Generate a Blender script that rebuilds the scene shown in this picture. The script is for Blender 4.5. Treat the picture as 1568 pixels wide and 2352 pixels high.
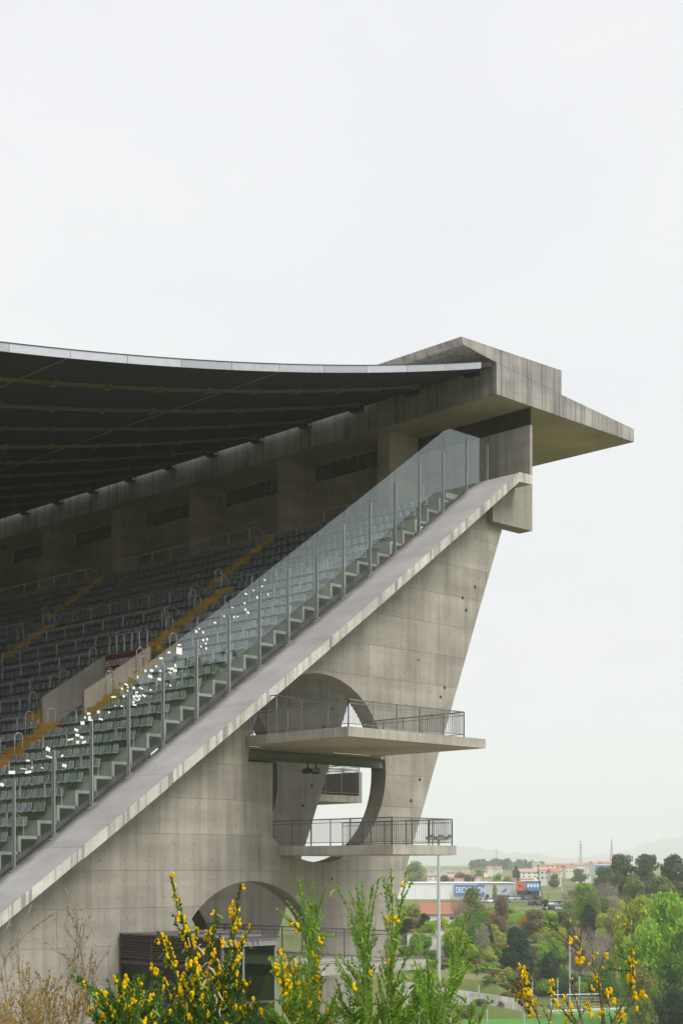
import bpy, bmesh, math, random
import numpy as np
from mathutils import Vector, Matrix, Euler

for o in list(bpy.data.objects): bpy.data.objects.remove(o)
scene = bpy.context.scene
COL = scene.collection
random.seed(7); RNG = np.random.default_rng(7)

# ------------------------------------------------------------------ camera
# The camera is at the origin (eye level = z 0). X runs across the stand (up the
# rake, away from the pitch), Y runs along the stand, Z is up.
FPX, CXP, HYP = 3449.0, 784.0, 2000.0
YAW = math.atan2(4300 - 784, FPX)
FD = np.array([math.cos(YAW), math.sin(YAW), 0.0])
RT = np.array([math.sin(YAW), -math.cos(YAW), 0.0])
cam = bpy.data.cameras.new('camera'); camo = bpy.data.objects.new('camera', cam); COL.objects.link(camo)
cam.sensor_fit = 'HORIZONTAL'; cam.sensor_width = 36.0
cam.lens = FPX / 1568.0 * 36.0
cam.shift_y = (HYP - 1176.0) / 1568.0
cam.clip_start = 0.1; cam.clip_end = 30000.0
camo.location = (0, 0, 0)
camo.rotation_euler = (math.radians(90), 0, YAW - math.radians(90))
scene.camera = camo

# ------------------------------------------------------------------ sky, sun
SUN_DIR = Vector((0.10, -0.62, 0.78)).normalized()      # towards the sun
world = bpy.data.worlds.new('World'); scene.world = world; world.use_nodes = True
wn, wl = world.node_tree.nodes, world.node_tree.links
wn.clear()
out = wn.new('ShaderNodeOutputWorld'); bg = wn.new('ShaderNodeBackground')
sky = wn.new('ShaderNodeTexSky'); sky.sky_type = 'NISHITA'; sky.sun_disc = False
sky.sun_elevation = math.asin(SUN_DIR.z); sky.sun_rotation = math.atan2(SUN_DIR.x, SUN_DIR.y)
sky.dust_density = 4.0; sky.air_density = 1.0
tc = wn.new('ShaderNodeTexCoord'); mp = wn.new('ShaderNodeMapping'); mp.inputs['Scale'].default_value = (1.0, 1.0, 2.6)
nz = wn.new('ShaderNodeTexNoise'); nz.inputs['Scale'].default_value = 2.3; nz.inputs['Detail'].default_value = 5; nz.inputs['Roughness'].default_value = 0.55
rp = wn.new('ShaderNodeValToRGB')
rp.color_ramp.elements[0].position = 0.30; rp.color_ramp.elements[0].color = (5.2, 5.26, 5.5, 1)
rp.color_ramp.elements[1].position = 0.62; rp.color_ramp.elements[1].color = (5.75, 5.77, 5.82, 1)
mx = wn.new('ShaderNodeMixRGB'); mx.inputs['Fac'].default_value = 0.96
wl.new(tc.outputs['Generated'], mp.inputs['Vector']); wl.new(mp.outputs['Vector'], nz.inputs['Vector'])
wl.new(nz.outputs['Fac'], rp.inputs['Fac'])
wl.new(sky.outputs['Color'], mx.inputs['Color1']); wl.new(rp.outputs['Color'], mx.inputs['Color2'])   # overcast: cloud deck over the blue
wl.new(mx.outputs['Color'], bg.inputs['Color']); bg.inputs['Strength'].default_value = 0.1
wl.new(bg.outputs['Background'], out.inputs['Surface'])
sl = bpy.data.lights.new('sun', 'SUN'); sl.energy = 2.0; sl.angle = math.radians(28); sl.color = (1.0, 0.96, 0.90)
so = bpy.data.objects.new('sun', sl); COL.objects.link(so)
so.rotation_euler = (-SUN_DIR).to_track_quat('-Z', 'Y').to_euler()
scene.view_settings.view_transform = 'Standard'; scene.view_settings.look = 'None'
scene.view_settings.gamma = 1.0; scene.view_settings.exposure = 0.75; scene.view_settings.use_curve_mapping = False
scene.render.film_transparent = False
scene.cycles.volume_bounces = 6

# ------------------------------------------------------------------ helpers
def pix(u, v, D):
    """point seen at picture position u,v (1568 wide) at depth D metres"""
    q = FD + RT * (u - CXP) / FPX; q = q + np.array([0, 0, (HYP - v) / FPX])
    return Vector(q * D)
def at(D, L, z): return Vector((FD[0]*D + RT[0]*L, FD[1]*D + RT[1]*L, z))
BASE = {}
def tag(o, label=None, cat=None, group=None, kind=None):
    if label: o['label'] = label
    if cat: o['category'] = cat
    if group: o['group'] = group
    if kind: o['kind'] = kind
    return o
def thing(name, loc, label, cat, group=None, rz=0.0):
    o = bpy.data.objects.new(name, None); COL.objects.link(o); o.location = loc; o.rotation_euler[2] = rz
    o.empty_display_size = 0.2
    BASE[o] = Vector(loc)
    return tag(o, label, cat, group)
class MB:
    def __init__(s): s.v = []; s.f = []
    def add(s, vs, fs):
        n = len(s.v); s.v += [tuple(p) for p in vs]; s.f += [tuple(i + n for i in f) for f in fs]; return s
    def box(s, x0, x1, y0, y1, z0, z1):
        return s.add([(x0,y0,z0),(x1,y0,z0),(x1,y1,z0),(x0,y1,z0),(x0,y0,z1),(x1,y0,z1),(x1,y1,z1),(x0,y1,z1)],
                     [(0,3,2,1),(4,5,6,7),(0,1,5,4),(1,2,6,5),(2,3,7,6),(3,0,4,7)])
    def prism(s, poly, y0, y1):          # poly in XZ, extruded along Y
        n = len(poly)
        a = sum(poly[i][0]*poly[(i+1)%n][1] - poly[(i+1)%n][0]*poly[i][1] for i in range(n))
        if a < 0: poly = poly[::-1]
        vs = [(x, y0, z) for x, z in poly] + [(x, y1, z) for x, z in poly]
        fs = [tuple(range(n)), tuple(range(2*n-1, n-1, -1))] + [(i, i+n, (i+1)%n+n, (i+1)%n) for i in range(n)]
        return s.add(vs, fs)
    def prismx(s, poly, x0, x1):         # poly in YZ, extruded along X
        n = len(poly)
        vs = [(x0, y, z) for y, z in poly] + [(x1, y, z) for y, z in poly]
        return s.add(vs, [tuple(range(n-1,-1,-1)), tuple(range(n, 2*n))] + [(i, (i+1)%n, (i+1)%n+n, i+n) for i in range(n)])
    def path(s, pts, r, n=6, cap=True):
        pts = [Vector(p) for p in pts]; rr = r if hasattr(r, '__len__') else [r]*len(pts)
        ref = Vector((0.3, 0.2, 0.93)); k0 = len(s.v); m = len(pts)
        for i, p in enumerate(pts):
            t = (pts[min(i+1, m-1)] - pts[max(i-1, 0)])
            if t.length < 1e-9: t = Vector((0,0,1))
            t.normalize(); rf = ref if abs(t.dot(ref)) < 0.95 else Vector((1,0,0))
            a = t.cross(rf).normalized(); b = t.cross(a)
            for j in range(n):
                w = 2*math.pi*j/n; s.v.append(tuple(p + (a*math.cos(w) + b*math.sin(w))*rr[i]))
        for i in range(m-1):
            for j in range(n):
                s.f.append((k0+i*n+j, k0+i*n+(j+1)%n, k0+(i+1)*n+(j+1)%n, k0+(i+1)*n+j))
        if cap:
            s.f.append(tuple(k0+j for j in range(n-1,-1,-1))); s.f.append(tuple(k0+(m-1)*n+j for j in range(n)))
        return s
    def bar(s, p0, p1, w, h=None):       # square bar between two points
        p0, p1 = Vector(p0), Vector(p1); t = (p1-p0).normalized(); h = h or w
        rf = Vector((0,0,1)) if abs(t.z) < 0.9 else Vector((0,1,0))
        a = t.cross(rf).normalized()*w/2; b = t.cross(a).normalized()*h/2
        vs = [p+sa*a+sb*b for p in (p0,p1) for sa,sb in ((-1,-1),(1,-1),(1,1),(-1,1))]
        return s.add(vs, [(0,1,2,3),(7,6,5,4),(0,4,5,1),(1,5,6,2),(2,6,7,3),(3,7,4,0)])
    def mesh(s, name, base=(0,0,0), smooth=False):
        b = Vector(base); me = bpy.data.meshes.new(name)
        me.from_pydata([(x-b.x, y-b.y, z-b.z) for x,y,z in s.v], [], s.f); me.update()
        if smooth: me.polygons.foreach_set('use_smooth', [True]*len(me.polygons))
        return me
    def build(s, name, mat, parent=None, base=(0,0,0), smooth=False):
        b = BASE[parent] if parent is not None else Vector(base)
        return mkobj(name, s.mesh(name, b, smooth), mat, parent, b)
def mkobj(name, me, mat, parent=None, base=(0,0,0)):
    if mat is not None and not me.materials: me.materials.append(mat)
    o = bpy.data.objects.new(name, me); COL.objects.link(o)
    if parent is not None: o.parent = parent
    else: o.location = base
    BASE[o] = Vector(base)
    return o
def copy_tree(o, parent=None):
    c = o.copy(); COL.objects.link(c); c.parent = parent; BASE[c] = BASE[o].copy()
    for ch in list(o.children): copy_tree(ch, c)
    return c
def npmesh(name, V, F):                  # quads from numpy
    me = bpy.data.meshes.new(name); n = len(V); m = len(F); k = F.shape[1]
    me.vertices.add(n); me.vertices.foreach_set('co', np.asarray(V, dtype=np.float32).ravel())
    me.loops.add(m*k); me.polygons.add(m)
    me.loops.foreach_set('vertex_index', np.asarray(F, dtype=np.int32).ravel())
    me.polygons.foreach_set('loop_start', np.arange(0, m*k, k, dtype=np.int32))
    me.polygons.foreach_set('loop_total', np.full(m, k, dtype=np.int32))
    me.update(calc_edges=True); return me

# ------------------------------------------------------------------ materials
def newmat(name):
    m = bpy.data.materials.new(name); m.use_nodes = True; n = m.node_tree.nodes; l = m.node_tree.links
    return m, n, l, n['Principled BSDF']
def flat(name, col, rough=0.6, metal=0.0, var=0.0, spec=0.4):
    m, n, l, b = newmat(name); b.inputs['Base Color'].default_value = (*col, 1)
    b.inputs['Roughness'].default_value = rough; b.inputs['Metallic'].default_value = metal
    b.inputs['Specular IOR Level'].default_value = spec
    if var:
        g = n.new('ShaderNodeNewGeometry'); t = n.new('ShaderNodeTexNoise'); t.inputs['Scale'].default_value = 3.0; t.inputs['Detail'].default_value = 6
        oi = n.new('ShaderNodeObjectInfo'); ad = n.new('ShaderNodeMath'); ad.operation = 'ADD'
        r = n.new('ShaderNodeMapRange'); r.inputs['From Min'].default_value = 0.6; r.inputs['From Max'].default_value = 1.4
        r.inputs['To Min'].default_value = 1-var; r.inputs['To Max'].default_value = 1+var
        mu = n.new('ShaderNodeMixRGB'); mu.blend_type = 'MULTIPLY'; mu.inputs['Fac'].default_value = 1; mu.inputs['Color1'].default_value = (*col, 1)
        l.new(g.outputs['Position'], t.inputs['Vector']); l.new(t.outputs['Fac'], ad.inputs[0]); l.new(oi.outputs['Random'], ad.inputs[1])
        l.new(ad.outputs[0], r.inputs['Value']); l.new(r.outputs[0], mu.inputs['Color2']); l.new(mu.outputs[0], b.inputs['Base Color'])
    return m
def concrete(name, col, dark, streak=0.5, mott=0.35, rand=0.10, drip=0.0, bump=0.25):
    """board-marked concrete: mottling, vertical streaks, fine pores, a slight tone per panel"""
    m, n, l, b = newmat(name); b.inputs['Roughness'].default_value = 0.9; b.inputs['Specular IOR Level'].default_value = 0.2
    g = n.new('ShaderNodeNewGeometry')
    def noise(scale, sc3, det, rough=0.55):
        mp = n.new('ShaderNodeMapping'); mp.inputs['Scale'].default_value = sc3
        t = n.new('ShaderNodeTexNoise'); t.inputs['Scale'].default_value = scale; t.inputs['Detail'].default_value = det; t.inputs['Roughness'].default_value = rough
        l.new(g.outputs['Position'], mp.inputs['Vector']); l.new(mp.outputs['Vector'], t.inputs['Vector']); return t.outputs['Fac']
    def mr(sock, a, bb, c, d):
        r = n.new('ShaderNodeMapRange'); r.clamp = True
        for k, x in zip(('From Min','From Max','To Min','To Max'), (a,bb,c,d)): r.inputs[k].default_value = x
        l.new(sock, r.inputs['Value']); return r.outputs[0]
    def mul(a, bb):
        x = n.new('ShaderNodeMath'); x.operation = 'MULTIPLY'; l.new(a, x.inputs[0]); l.new(bb, x.inputs[1]); return x.outputs[0]
    f = mr(noise(0.33, (1,1,1), 7, 0.62), 0.32, 0.68, 0, 1)
    base = n.new('ShaderNodeMixRGB'); base.inputs['Color1'].default_value = (*dark, 1); base.inputs['Color2'].default_value = (*col, 1)
    l.new(f, base.inputs['Fac'])
    k = mr(noise(1.0, (2.6,2.6,0.16), 6, 0.6), 0.40, 0.66, 1, 1-0.30*streak)
    k = mul(k, mr(noise(1.0, (0.25,0.25,1.2), 4), 0.35, 0.65, 1-0.22*mott, 1+0.10*mott))
    k = mul(k, mr(noise(9.0, (1,1,1), 8, 0.7), 0.3, 0.7, 1-0.13*mott, 1+0.10*mott))
    k = mul(k, mr(noise(45.0, (1,1,1), 3, 0.7), 0.30, 0.45, 0.86, 1.0))
    oi = n.new('ShaderNodeObjectInfo'); k = mul(k, mr(oi.outputs['Random'], 0, 1, 1-rand, 1+rand*0.6))
    if drip:
        dd = mr(noise(1.0, (4.2,4.2,0.10), 5, 0.65), 0.50, 0.62, 1, 1-drip); k = mul(k, dd)
    mu = n.new('ShaderNodeMixRGB'); mu.blend_type = 'MULTIPLY'; mu.inputs['Fac'].default_value = 1
    l.new(base.outputs[0], mu.inputs['Color1']); l.new(k, mu.inputs['Color2']); l.new(mu.outputs[0], b.inputs['Base Color'])
    bp = n.new('ShaderNodeBump'); bp.inputs['Strength'].default_value = bump; bp.inputs['Distance'].default_value = 0.02
    l.new(noise(14.0, (1,1,1), 6, 0.65), bp.inputs['Height']); l.new(bp.outputs['Normal'], b.inputs['Normal'])
    return m
def dirty_foot(m, y0, y1):
    """washed-down dirt lying in a ragged band along the foot of the glass"""
    n, l = m.node_tree.nodes, m.node_tree.links; b = n['Principled BSDF']; src = b.inputs['Base Color'].links[0].from_socket
    g = n.new('ShaderNodeNewGeometry'); sp = n.new('ShaderNodeSeparateXYZ'); l.new(g.outputs['Position'], sp.inputs[0])
    t = n.new('ShaderNodeTexNoise'); t.inputs['Scale'].default_value = 0.9; t.inputs['Detail'].default_value = 6; l.new(g.outputs['Position'], t.inputs['Vector'])
    ad = n.new('ShaderNodeMath'); ad.operation = 'MULTIPLY_ADD'; ad.inputs[1].default_value = 0.9; l.new(t.outputs['Fac'], ad.inputs[0]); l.new(sp.outputs['Y'], ad.inputs[2])
    r = n.new('ShaderNodeMapRange'); r.interpolation_type = 'SMOOTHSTEP'; r.inputs['From Min'].default_value = y0; r.inputs['From Max'].default_value = y1; r.inputs['To Max'].default_value = 0.85; l.new(ad.outputs[0], r.inputs['Value'])
    mx = n.new('ShaderNodeMixRGB'); mx.inputs['Color2'].default_value = (0.075, 0.062, 0.052, 1); l.new(r.outputs[0], mx.inputs['Fac']); l.new(src, mx.inputs['Color1']); l.new(mx.outputs[0], b.inputs['Base Color'])
def leafmat(name, col, var=0.35, trans=0.35, hue=0.02):
    m, n, l, b = newmat(name); n.remove(b)
    g = n.new('ShaderNodeNewGeometry'); oi = n.new('ShaderNodeObjectInfo')
    hs = n.new('ShaderNodeHueSaturation'); hs.inputs['Color'].default_value = (*col, 1)
    def mr(sock, c, d):
        r = n.new('ShaderNodeMapRange'); r.inputs['To Min'].default_value = c; r.inputs['To Max'].default_value = d; l.new(sock, r.inputs['Value']); return r.outputs[0]
    ad = n.new('ShaderNodeMath'); ad.operation = 'MULTIPLY_ADD'; ad.inputs[1].default_value = 0.6
    l.new(g.outputs['Random Per Island'], ad.inputs[0]); 
    sc = n.new('ShaderNodeMath'); sc.operation = 'MULTIPLY'; sc.inputs[1].default_value = 0.4; l.new(oi.outputs['Random'], sc.inputs[0]); l.new(sc.outputs[0], ad.inputs[2])
    l.new(mr(ad.outputs[0], 1-var, 1+var), hs.inputs['Value']); l.new(mr(g.outputs['Random Per Island'], 0.5+hue, 0.5-hue*1.4), hs.inputs['Hue'])
    d = n.new('ShaderNodeBsdfDiffuse'); t = n.new('ShaderNodeBsdfTranslucent'); mx = n.new('ShaderNodeMixShader'); mx.inputs['Fac'].default_value = trans
    l.new(hs.outputs[0], d.inputs['Color']); l.new(hs.outputs[0], t.inputs['Color'])
    l.new(d.outputs[0], mx.inputs[1]); l.new(t.outputs[0], mx.inputs[2]); l.new(mx.outputs[0], n['Material Output'].inputs['Surface'])
    return m
def glassmat(name, tint, f0, f1, rough=0.0):
    """thin clear pane: tinted see-through plus a mirror part that grows towards grazing view"""
    m, n, l, b = newmat(name); n.remove(b)
    tr = n.new('ShaderNodeBsdfTransparent'); tr.inputs['Color'].default_value = (*tint, 1)
    gl = n.new('ShaderNodeBsdfGlossy'); gl.inputs['Roughness'].default_value = rough; gl.inputs['Color'].default_value = (0.88, 0.96, 0.99, 1)
    lw = n.new('ShaderNodeLayerWeight'); lw.inputs['Blend'].default_value = 0.5
    r = n.new('ShaderNodeMapRange'); r.inputs['To Min'].default_value = f0; r.inputs['To Max'].default_value = f1
    mx = n.new('ShaderNodeMixShader'); l.new(lw.outputs['Facing'], r.inputs['Value']); l.new(r.outputs[0], mx.inputs['Fac']); l.new(tr.outputs[0], mx.inputs[1]); l.new(gl.outputs[0], mx.inputs[2])
    l.new(mx.outputs[0], n['Material Output'].inputs['Surface']); return m
CONC  = concrete('concrete_wall', (0.415, 0.39, 0.34), (0.34, 0.318, 0.272), 0.75, 0.6, 0.10)
CONC2 = concrete('concrete_soffit', (0.52, 0.435, 0.345), (0.42, 0.35, 0.27), 0.3, 0.8, 0.03)  # warm light bounced from the ground is put into this tone
CONCW = concrete('concrete_weathered', (0.44, 0.42, 0.39), (0.30, 0.285, 0.27), 0.8, 0.8, 0.05, drip=0.38)
FASC  = concrete('concrete_fascia', (0.68, 0.66, 0.60), (0.50, 0.475, 0.42), 0.6, 0.6, 0.06, drip=0.5)
BALC  = concrete('concrete_balcony', (0.50, 0.475, 0.415), (0.40, 0.375, 0.325), 0.5, 0.7, 0.05, drip=0.18)
DECK  = concrete('concrete_deck', (0.43, 0.422, 0.422), (0.37, 0.355, 0.35), 0.15, 0.6, 0.05)
dirty_foot(DECK, 52.5, 53.4)
STEP  = concrete('concrete_step', (0.46, 0.46, 0.40), (0.35, 0.345, 0.295), 0.5, 0.7, 0.05)
DARKH = flat('tie_hole', (0.035, 0.032, 0.028), 1.0)
STEEL = flat('steel_grey', (0.46, 0.46, 0.47), 0.45, 0.6, 0.1)
GALV  = flat('galvanised', (0.30, 0.30, 0.31), 0.5, 0.5, 0.12)
RAILM = flat('railing_paint', (0.22, 0.215, 0.21), 0.55, 0.4, 0.1)
GREENB= flat('green_beam', (0.17, 0.19, 0.15), 0.5, 0.2, 0.12)
ZINC  = flat('zinc', (0.46, 0.48, 0.52), 0.42, 0.35, 0.16)
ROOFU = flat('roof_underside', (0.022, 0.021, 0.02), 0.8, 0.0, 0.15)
TRAY  = flat('cable_tray', (0.13, 0.135, 0.06), 0.7, 0.0, 0.2)
BLACK = flat('dark_steel', (0.03, 0.03, 0.035), 0.6)
SEATM = flat('seat_plastic', (0.33, 0.36, 0.38), 0.5, 0.0, 0.22)
WIRE  = flat('seat_wire', (0.05, 0.05, 0.05), 0.5, 0.3)
YEL   = flat('yellow_paint', (0.62, 0.36, 0.02), 0.7, 0.0, 0.2)
GLASS = glassmat('barrier_glass', (0.945, 0.985, 0.96), 0.03, 0.22)
KGLASS= glassmat('kiosk_glass', (0.50, 0.56, 0.53), 0.02, 0.12)
WHITE = flat('patch_white', (0.80, 0.81, 0.80), 0.8)

# ------------------------------------------------------------------ the stand
PG = np.array([[61.18,20.36],[59.29,18.92],[57.46,17.58],[55.62,16.2],[53.81,14.82],[51.94,13.44],[50.11,12.11],[48.25,10.78],
               [46.43,9.47],[44.57,8.15],[42.68,6.78],[40.79,5.42],[38.92,4.09],[36.99,2.75],[35.1,1.37],[33.2,0.0]])
RC = np.polyfit(PG[:,0], PG[:,1], 2)
def zr(x): return float(np.polyval(RC, x))              # top of the raked edge slab
YF, FT = 51.40, 1.0                                      # face and thickness of the end fin
YD, YDI = 49.82, 53.02                                   # near and inner edge of the raked slab
YEND = 190.0
C1, C2, CR = (49.0, 4.85), (44.72, -4.96), 4.48
def xe(z): return 55.03 + 0.4155*(z - 0.22)              # leaning outer edge of a fin
stand = thing('stadium_stand', (50, 51.4, -12.0), 'raw concrete stadium stand with leaning fins, round openings and a raked edge', 'stadium')

xs = list(np.linspace(62.55, 20.0, 30))
FIN_OUT = [(20.0, -13.0), (xe(-13.0), -13.0), (62.55, 18.5), (62.55, zr(62.0)-0.25)] + [(x, zr(x)-0.2) for x in xs[1:]]
def circ(c, r, n=64): return [(c[0]+r*math.cos(2*math.pi*i/n), c[1]+r*math.sin(2*math.pi*i/n)) for i in range(n)]
def filled(loops, y):
    bm = bmesh.new(); es = []
    for lp in loops:
        vs = [bm.verts.new((x, y, z)) for x, z in lp]
        es += [bm.edges.new((vs[i], vs[(i+1) % len(vs)])) for i in range(len(vs))]
    bmesh.ops.triangle_fill(bm, use_beauty=True, use_dissolve=False, edges=es, normal=(0, -1, 0))
    return bm
def holed_slab(loops, y0, y1):
    bm = filled(loops, y0)
    r = bmesh.ops.extrude_face_region(bm, geom=bm.faces[:])
    bmesh.ops.translate(bm, verts=[e for e in r['geom'] if isinstance(e, bmesh.types.BMVert)], vec=(0, y1-y0, 0))
    bmesh.ops.recalc_face_normals(bm, faces=bm.faces[:])
    return bm
def bm_obj(bm, name, mat, parent):
    b = BASE[parent]; bmesh.ops.translate(bm, verts=bm.verts[:], vec=-b)
    me = bpy.data.meshes.new(name); bm.to_mesh(me); bm.free()
    return mkobj(name, me, mat, parent, b)
PD = 0.03                                                 # panels stand this proud of the core
core = bm_obj(holed_slab([FIN_OUT, circ(C1, CR), circ(C2, CR)], YF+PD, YF+FT), 'fin', CONC, stand)
# cast panels of the fin's face: lifts with staggered vertical joints
lifts = [-12.64 + 1.58*i for i in range(0, 22)]
rg = random.Random(3)
panels = []
def clip(bm, co, no):
    bmesh.ops.bisect_plane(bm, geom=bm.verts[:]+bm.edges[:]+bm.faces[:], plane_co=co, plane_no=no, clear_outer=True)
for i in range(len(lifts)-1):
    z0, z1 = lifts[i], lifts[i+1]
    off = rg.uniform(0, 3); jx = [18.0]; x = 20 + off
    while x < 64: jx.append(x); x += rg.choice([2.4, 3.2, 3.9, 4.6])
    jx.append(66.0)
    for a, b in zip(jx[:-1], jx[1:]):
        if not any(zr(t)-0.2 > z0 for t in (a, b)) or a > xe(z1): continue
        bm = filled([FIN_OUT, circ(C1, CR), circ(C2, CR)], YF)
        g = 0.006
        clip(bm, (a+g,0,0), (-1,0,0)); clip(bm, (b-g,0,0), (1,0,0)); clip(bm, (0,0,z0+g), (0,0,-1)); clip(bm, (0,0,z1-g), (0,0,1))
        if not bm.faces or sum(f.calc_area() for f in bm.faces) < 0.05: bm.free(); continue
        bmesh.ops.dissolve_limit(bm, angle_limit=0.02, verts=bm.verts[:], edges=bm.edges[:])
        bmesh.ops.triangulate(bm, faces=[f for f in bm.faces if len(f.verts) > 4])
        r = bmesh.ops.extrude_face_region(bm, geom=bm.faces[:])
        vv = [e for e in r['geom'] if isinstance(e, bmesh.types.BMVert)]
        bmesh.ops.translate(bm, verts=vv, vec=(0, PD-0.003 + 0.003, 0))
        dy = rg.uniform(-0.004, 0.004); bmesh.ops.translate(bm, verts=bm.verts[:], vec=(0, dy, 0))
        bmesh.ops.recalc_face_normals(bm, faces=bm.faces[:])
        panels.append(bm_obj(bm, 'panel', CONC, core))
# tie holes left by the formwork, as discs with their inner shade painted dark
th = MB()
def inside(x, z, m=0.25):
    return x < xe(z)-m and z < zr(x)-0.9 and all(math.hypot(x-c[0], z-c[1]) > CR+m for c in (C1, C2))
for i in range(len(lifts)-1):
    for kk, zz in enumerate((lifts[i]+0.42, lifts[i]+1.16)):
        x = 30 + rg.uniform(0, 1)
        while x < 62:
            if inside(x, zz) and rg.random() < 0.5:
                r = 0.024 if rg.random() < 0.93 else 0.06
                th.path([(x, YF-0.006, zz), (x, YF+0.01, zz)], [r, r], 10)
            x += rg.choice([1.15, 1.2, 1.25])
for dx, zz in ((0.9,14.9),(1.6,14.2),(1.05,13.6),(1.1,8.9),(1.35,7.9),(0.9,4.6),(1.1,3.5),(1.0,9.4)):
    x = xe(zz)-dx; th.path([(x, YF-0.007, zz), (x, YF+0.01, zz)], [0.085, 0.085], 12)
tho = th.build('tie_holes', DARKH, core); tag(tho, kind='stuff')
# the fins behind
for k, yy in enumerate((59.35, 68.0, 76.65, 85.3, 93.95, 102.6, 111.25, 119.9)):
    f = core.copy(); COL.objects.link(f); f.location = (0, yy-YF, 0); BASE[f] = BASE[core].copy()
    if k == 0:
        for p in panels+[tho]:
            q = p.copy(); COL.objects.link(q); q.parent = f; BASE[q] = BASE[p]
# infill wall in the left part of the upper opening
inf = []
for a in np.linspace(math.pi, 1.5*math.pi, 40):
    x, z = C1[0]+(CR+0.05)*math.cos(a), C1[1]+(CR+0.05)*math.sin(a)
    if x < 46.15: inf.append((x, z))
inf += [(46.15, inf[-1][1]), (46.15, 4.95), (C1[0]-CR-0.05, 4.95)]
MB().prism(inf, YF+0.16, YF+0.8).build('infill_wall', CONC, stand)
# block under the top of the rake, with its thin end
MB().prism([(61.2, 18.46), (64.55, 18.46), (64.55, 20.98), (61.2, 20.2)], 51.0, 51.9).build('end_block', CONC, stand)

# raked edge slab, cast in lengths
jx = [20.0, 25.0, 29.6, 34.45, 38.9, 43.5, 48.1, 52.6, 57.0, 61.99]
for a, b in zip(jx[:-1], jx[1:]):
    xx = np.linspace(a+0.008, b-0.008, 5); last = b > 61
    top = [(x, zr(x) if x < 60.5 else zr(x)) for x in xx]
    th_ = 0.47 + rg.uniform(-0.03, 0.03)
    bot = [(x, z-th_) for x, z in top][::-1]
    if last: top += [(63.05, top[-1][1]+0.02)]; bot = [(63.05, top[-1][1]-0.45)] + bot
    seg = MB().prism(top+bot, YD+0.05, YDI).build('edge_slab', DECK, stand)
    ft = [(x, z+0.03) for x, z in top]; fb = [(x, z-0.012) for x, z in bot]
    MB().prism(ft+fb, YD-0.01, YD+0.046).build('fascia', FASC, seg)
    # little kerb line where the glass stands
    MB().prism([(x, z+0.035) for x, z in top if x < 62]+[(x, z-0.02) for x, z in top if x < 62][::-1], 52.95, YDI-0.01).build('kerb', DECK, seg)

# roof-top beam, canopy and flap
can = MB().prism([(61.52,25.24),(74.09,25.21),(74.09,25.98),(67.22,26.45),(61.52,26.90)], 51.0, YEND).build('canopy', CONCW, stand)
MB().prism([(61.60,25.232),(73.95,25.202),(73.95,25.19),(61.60,25.22)], 51.06, YEND).build('soffit', CONC2, can)
MB().prism([(58.72,27.60),(67.18,27.82),(67.18,26.48),(61.50,26.94),(58.90,27.22)], 51.03, 60.5).build('flap', CONCW, can)
for xj in (64.3, 67.25, 70.6):
    MB().box(xj, xj+0.02, 50.992, 51.0, 25.3, 26.2).build('joint', DARKH, can)

SMOKE = glassmat('smoked_glass', (0.30, 0.28, 0.24), 0.02, 0.10)
# concourse floor, back wall with clerestory posts, upper fins
ZC = 20.25
MB().box(60.2, 64.3, 53.4, YEND, ZC-0.3, ZC).build('concourse_floor', STEP, stand)
y0 = 51.0; bays = [51.0] + [60.35+8.65*k for k in range(8)]
for k in range(8):
    a, b = (51.0, 59.35) if k == 0 else (bays[k], bays[k]+7.65)
    MB().box(64.35, 64.55, a, b-0.01, 20.99 if k == 0 else ZC-1.0, 24.2).build('back_wall', CONC2 if k else CONC, stand)
    m = MB(); m.box(64.38, 64.5, a, b-0.02, 24.203, 24.27)
    n = int((b-a)/0.78)
    for i in range(n+1): yy = a+0.06+i*(b-a-0.2)/n; m.box(64.41, 64.47, yy, yy+0.06, 24.27, 25.2)
    fr = m.build('clerestory_frame', BLACK, stand)
    MB().box(64.43, 64.445, a+0.02, b-0.03, 24.28, 25.19).build('pane', SMOKE, fr)
    if k: MB().box(62.1, 64.55, bays[k]-1.0, bays[k]-0.02, 17.0, 25.2).build('upper_fin', CONC2, stand)

# seating steps: thin precast L planks, open at the end
YS0, YS1 = 53.42, 126.0
ROW0, RP = 34.72, 0.94
VC = [63.9+17.3*k for k in range(4)]                     # centre lines of the aisles
ks = list(range(-11, 21))                                # lower tier
rows = []                                                # (x riser, z tread in front, z nosing)
for k in ks:
    x = ROW0 + RP*k; t = zr(x)+0.98; tp = zr(x-RP)+0.98; rows.append((x, tp, t))
XW = rows[-1][0]                                         # nosing of the last row below the walkway
ZW = rows[-1][2]
up = []
x = XW + 1.45; z = ZW
for k in range(6):
    z2 = z + (0.72 if k else 0.62); up.append((x, z, z2)); z = z2; x += RP
def plank(x, tp, t, xn, segs):
    for a, b in segs:
        MB().prism([(x-0.015, tp-0.14), (x-0.015, t), (xn+0.10, t), (xn+0.10, t-0.13), (x+0.13, t-0.13), (x+0.13, tp-0.14)], a, b).build('seating_step', STEP, stand)
for i, (x, tp, t) in enumerate(rows):
    xn = rows[i+1][0] if i+1 < len(rows) else up[0][0]
    segs = [(YS0, YS1)]
    if 42.6 < x < 47.2:
        segs = []; y = YS0
        for c in VC[:3]: segs.append((y, c-1.95)); y = c+1.95
        segs.append((y, YS1))
    plank(x, tp, t, xn, segs)
for i, (x, tp, t) in enumerate(up):
    xn = up[i+1][0] if i+1 < len(up) else 60.3
    plank(x, tp, t, xn, [(YS0, YS1)])

# sloping slab below the planks
xx = np.linspace(22, 60.2, 20)
MB().prism([(x, zr(x)+0.02) for x in xx]+[(x, zr(x)-0.2) for x in xx][::-1], 53.75, YEND).build('rake_slab', flat('grimy_concrete', (0.10,0.09,0.075), 1.0, 0, 0.2), stand)
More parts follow.
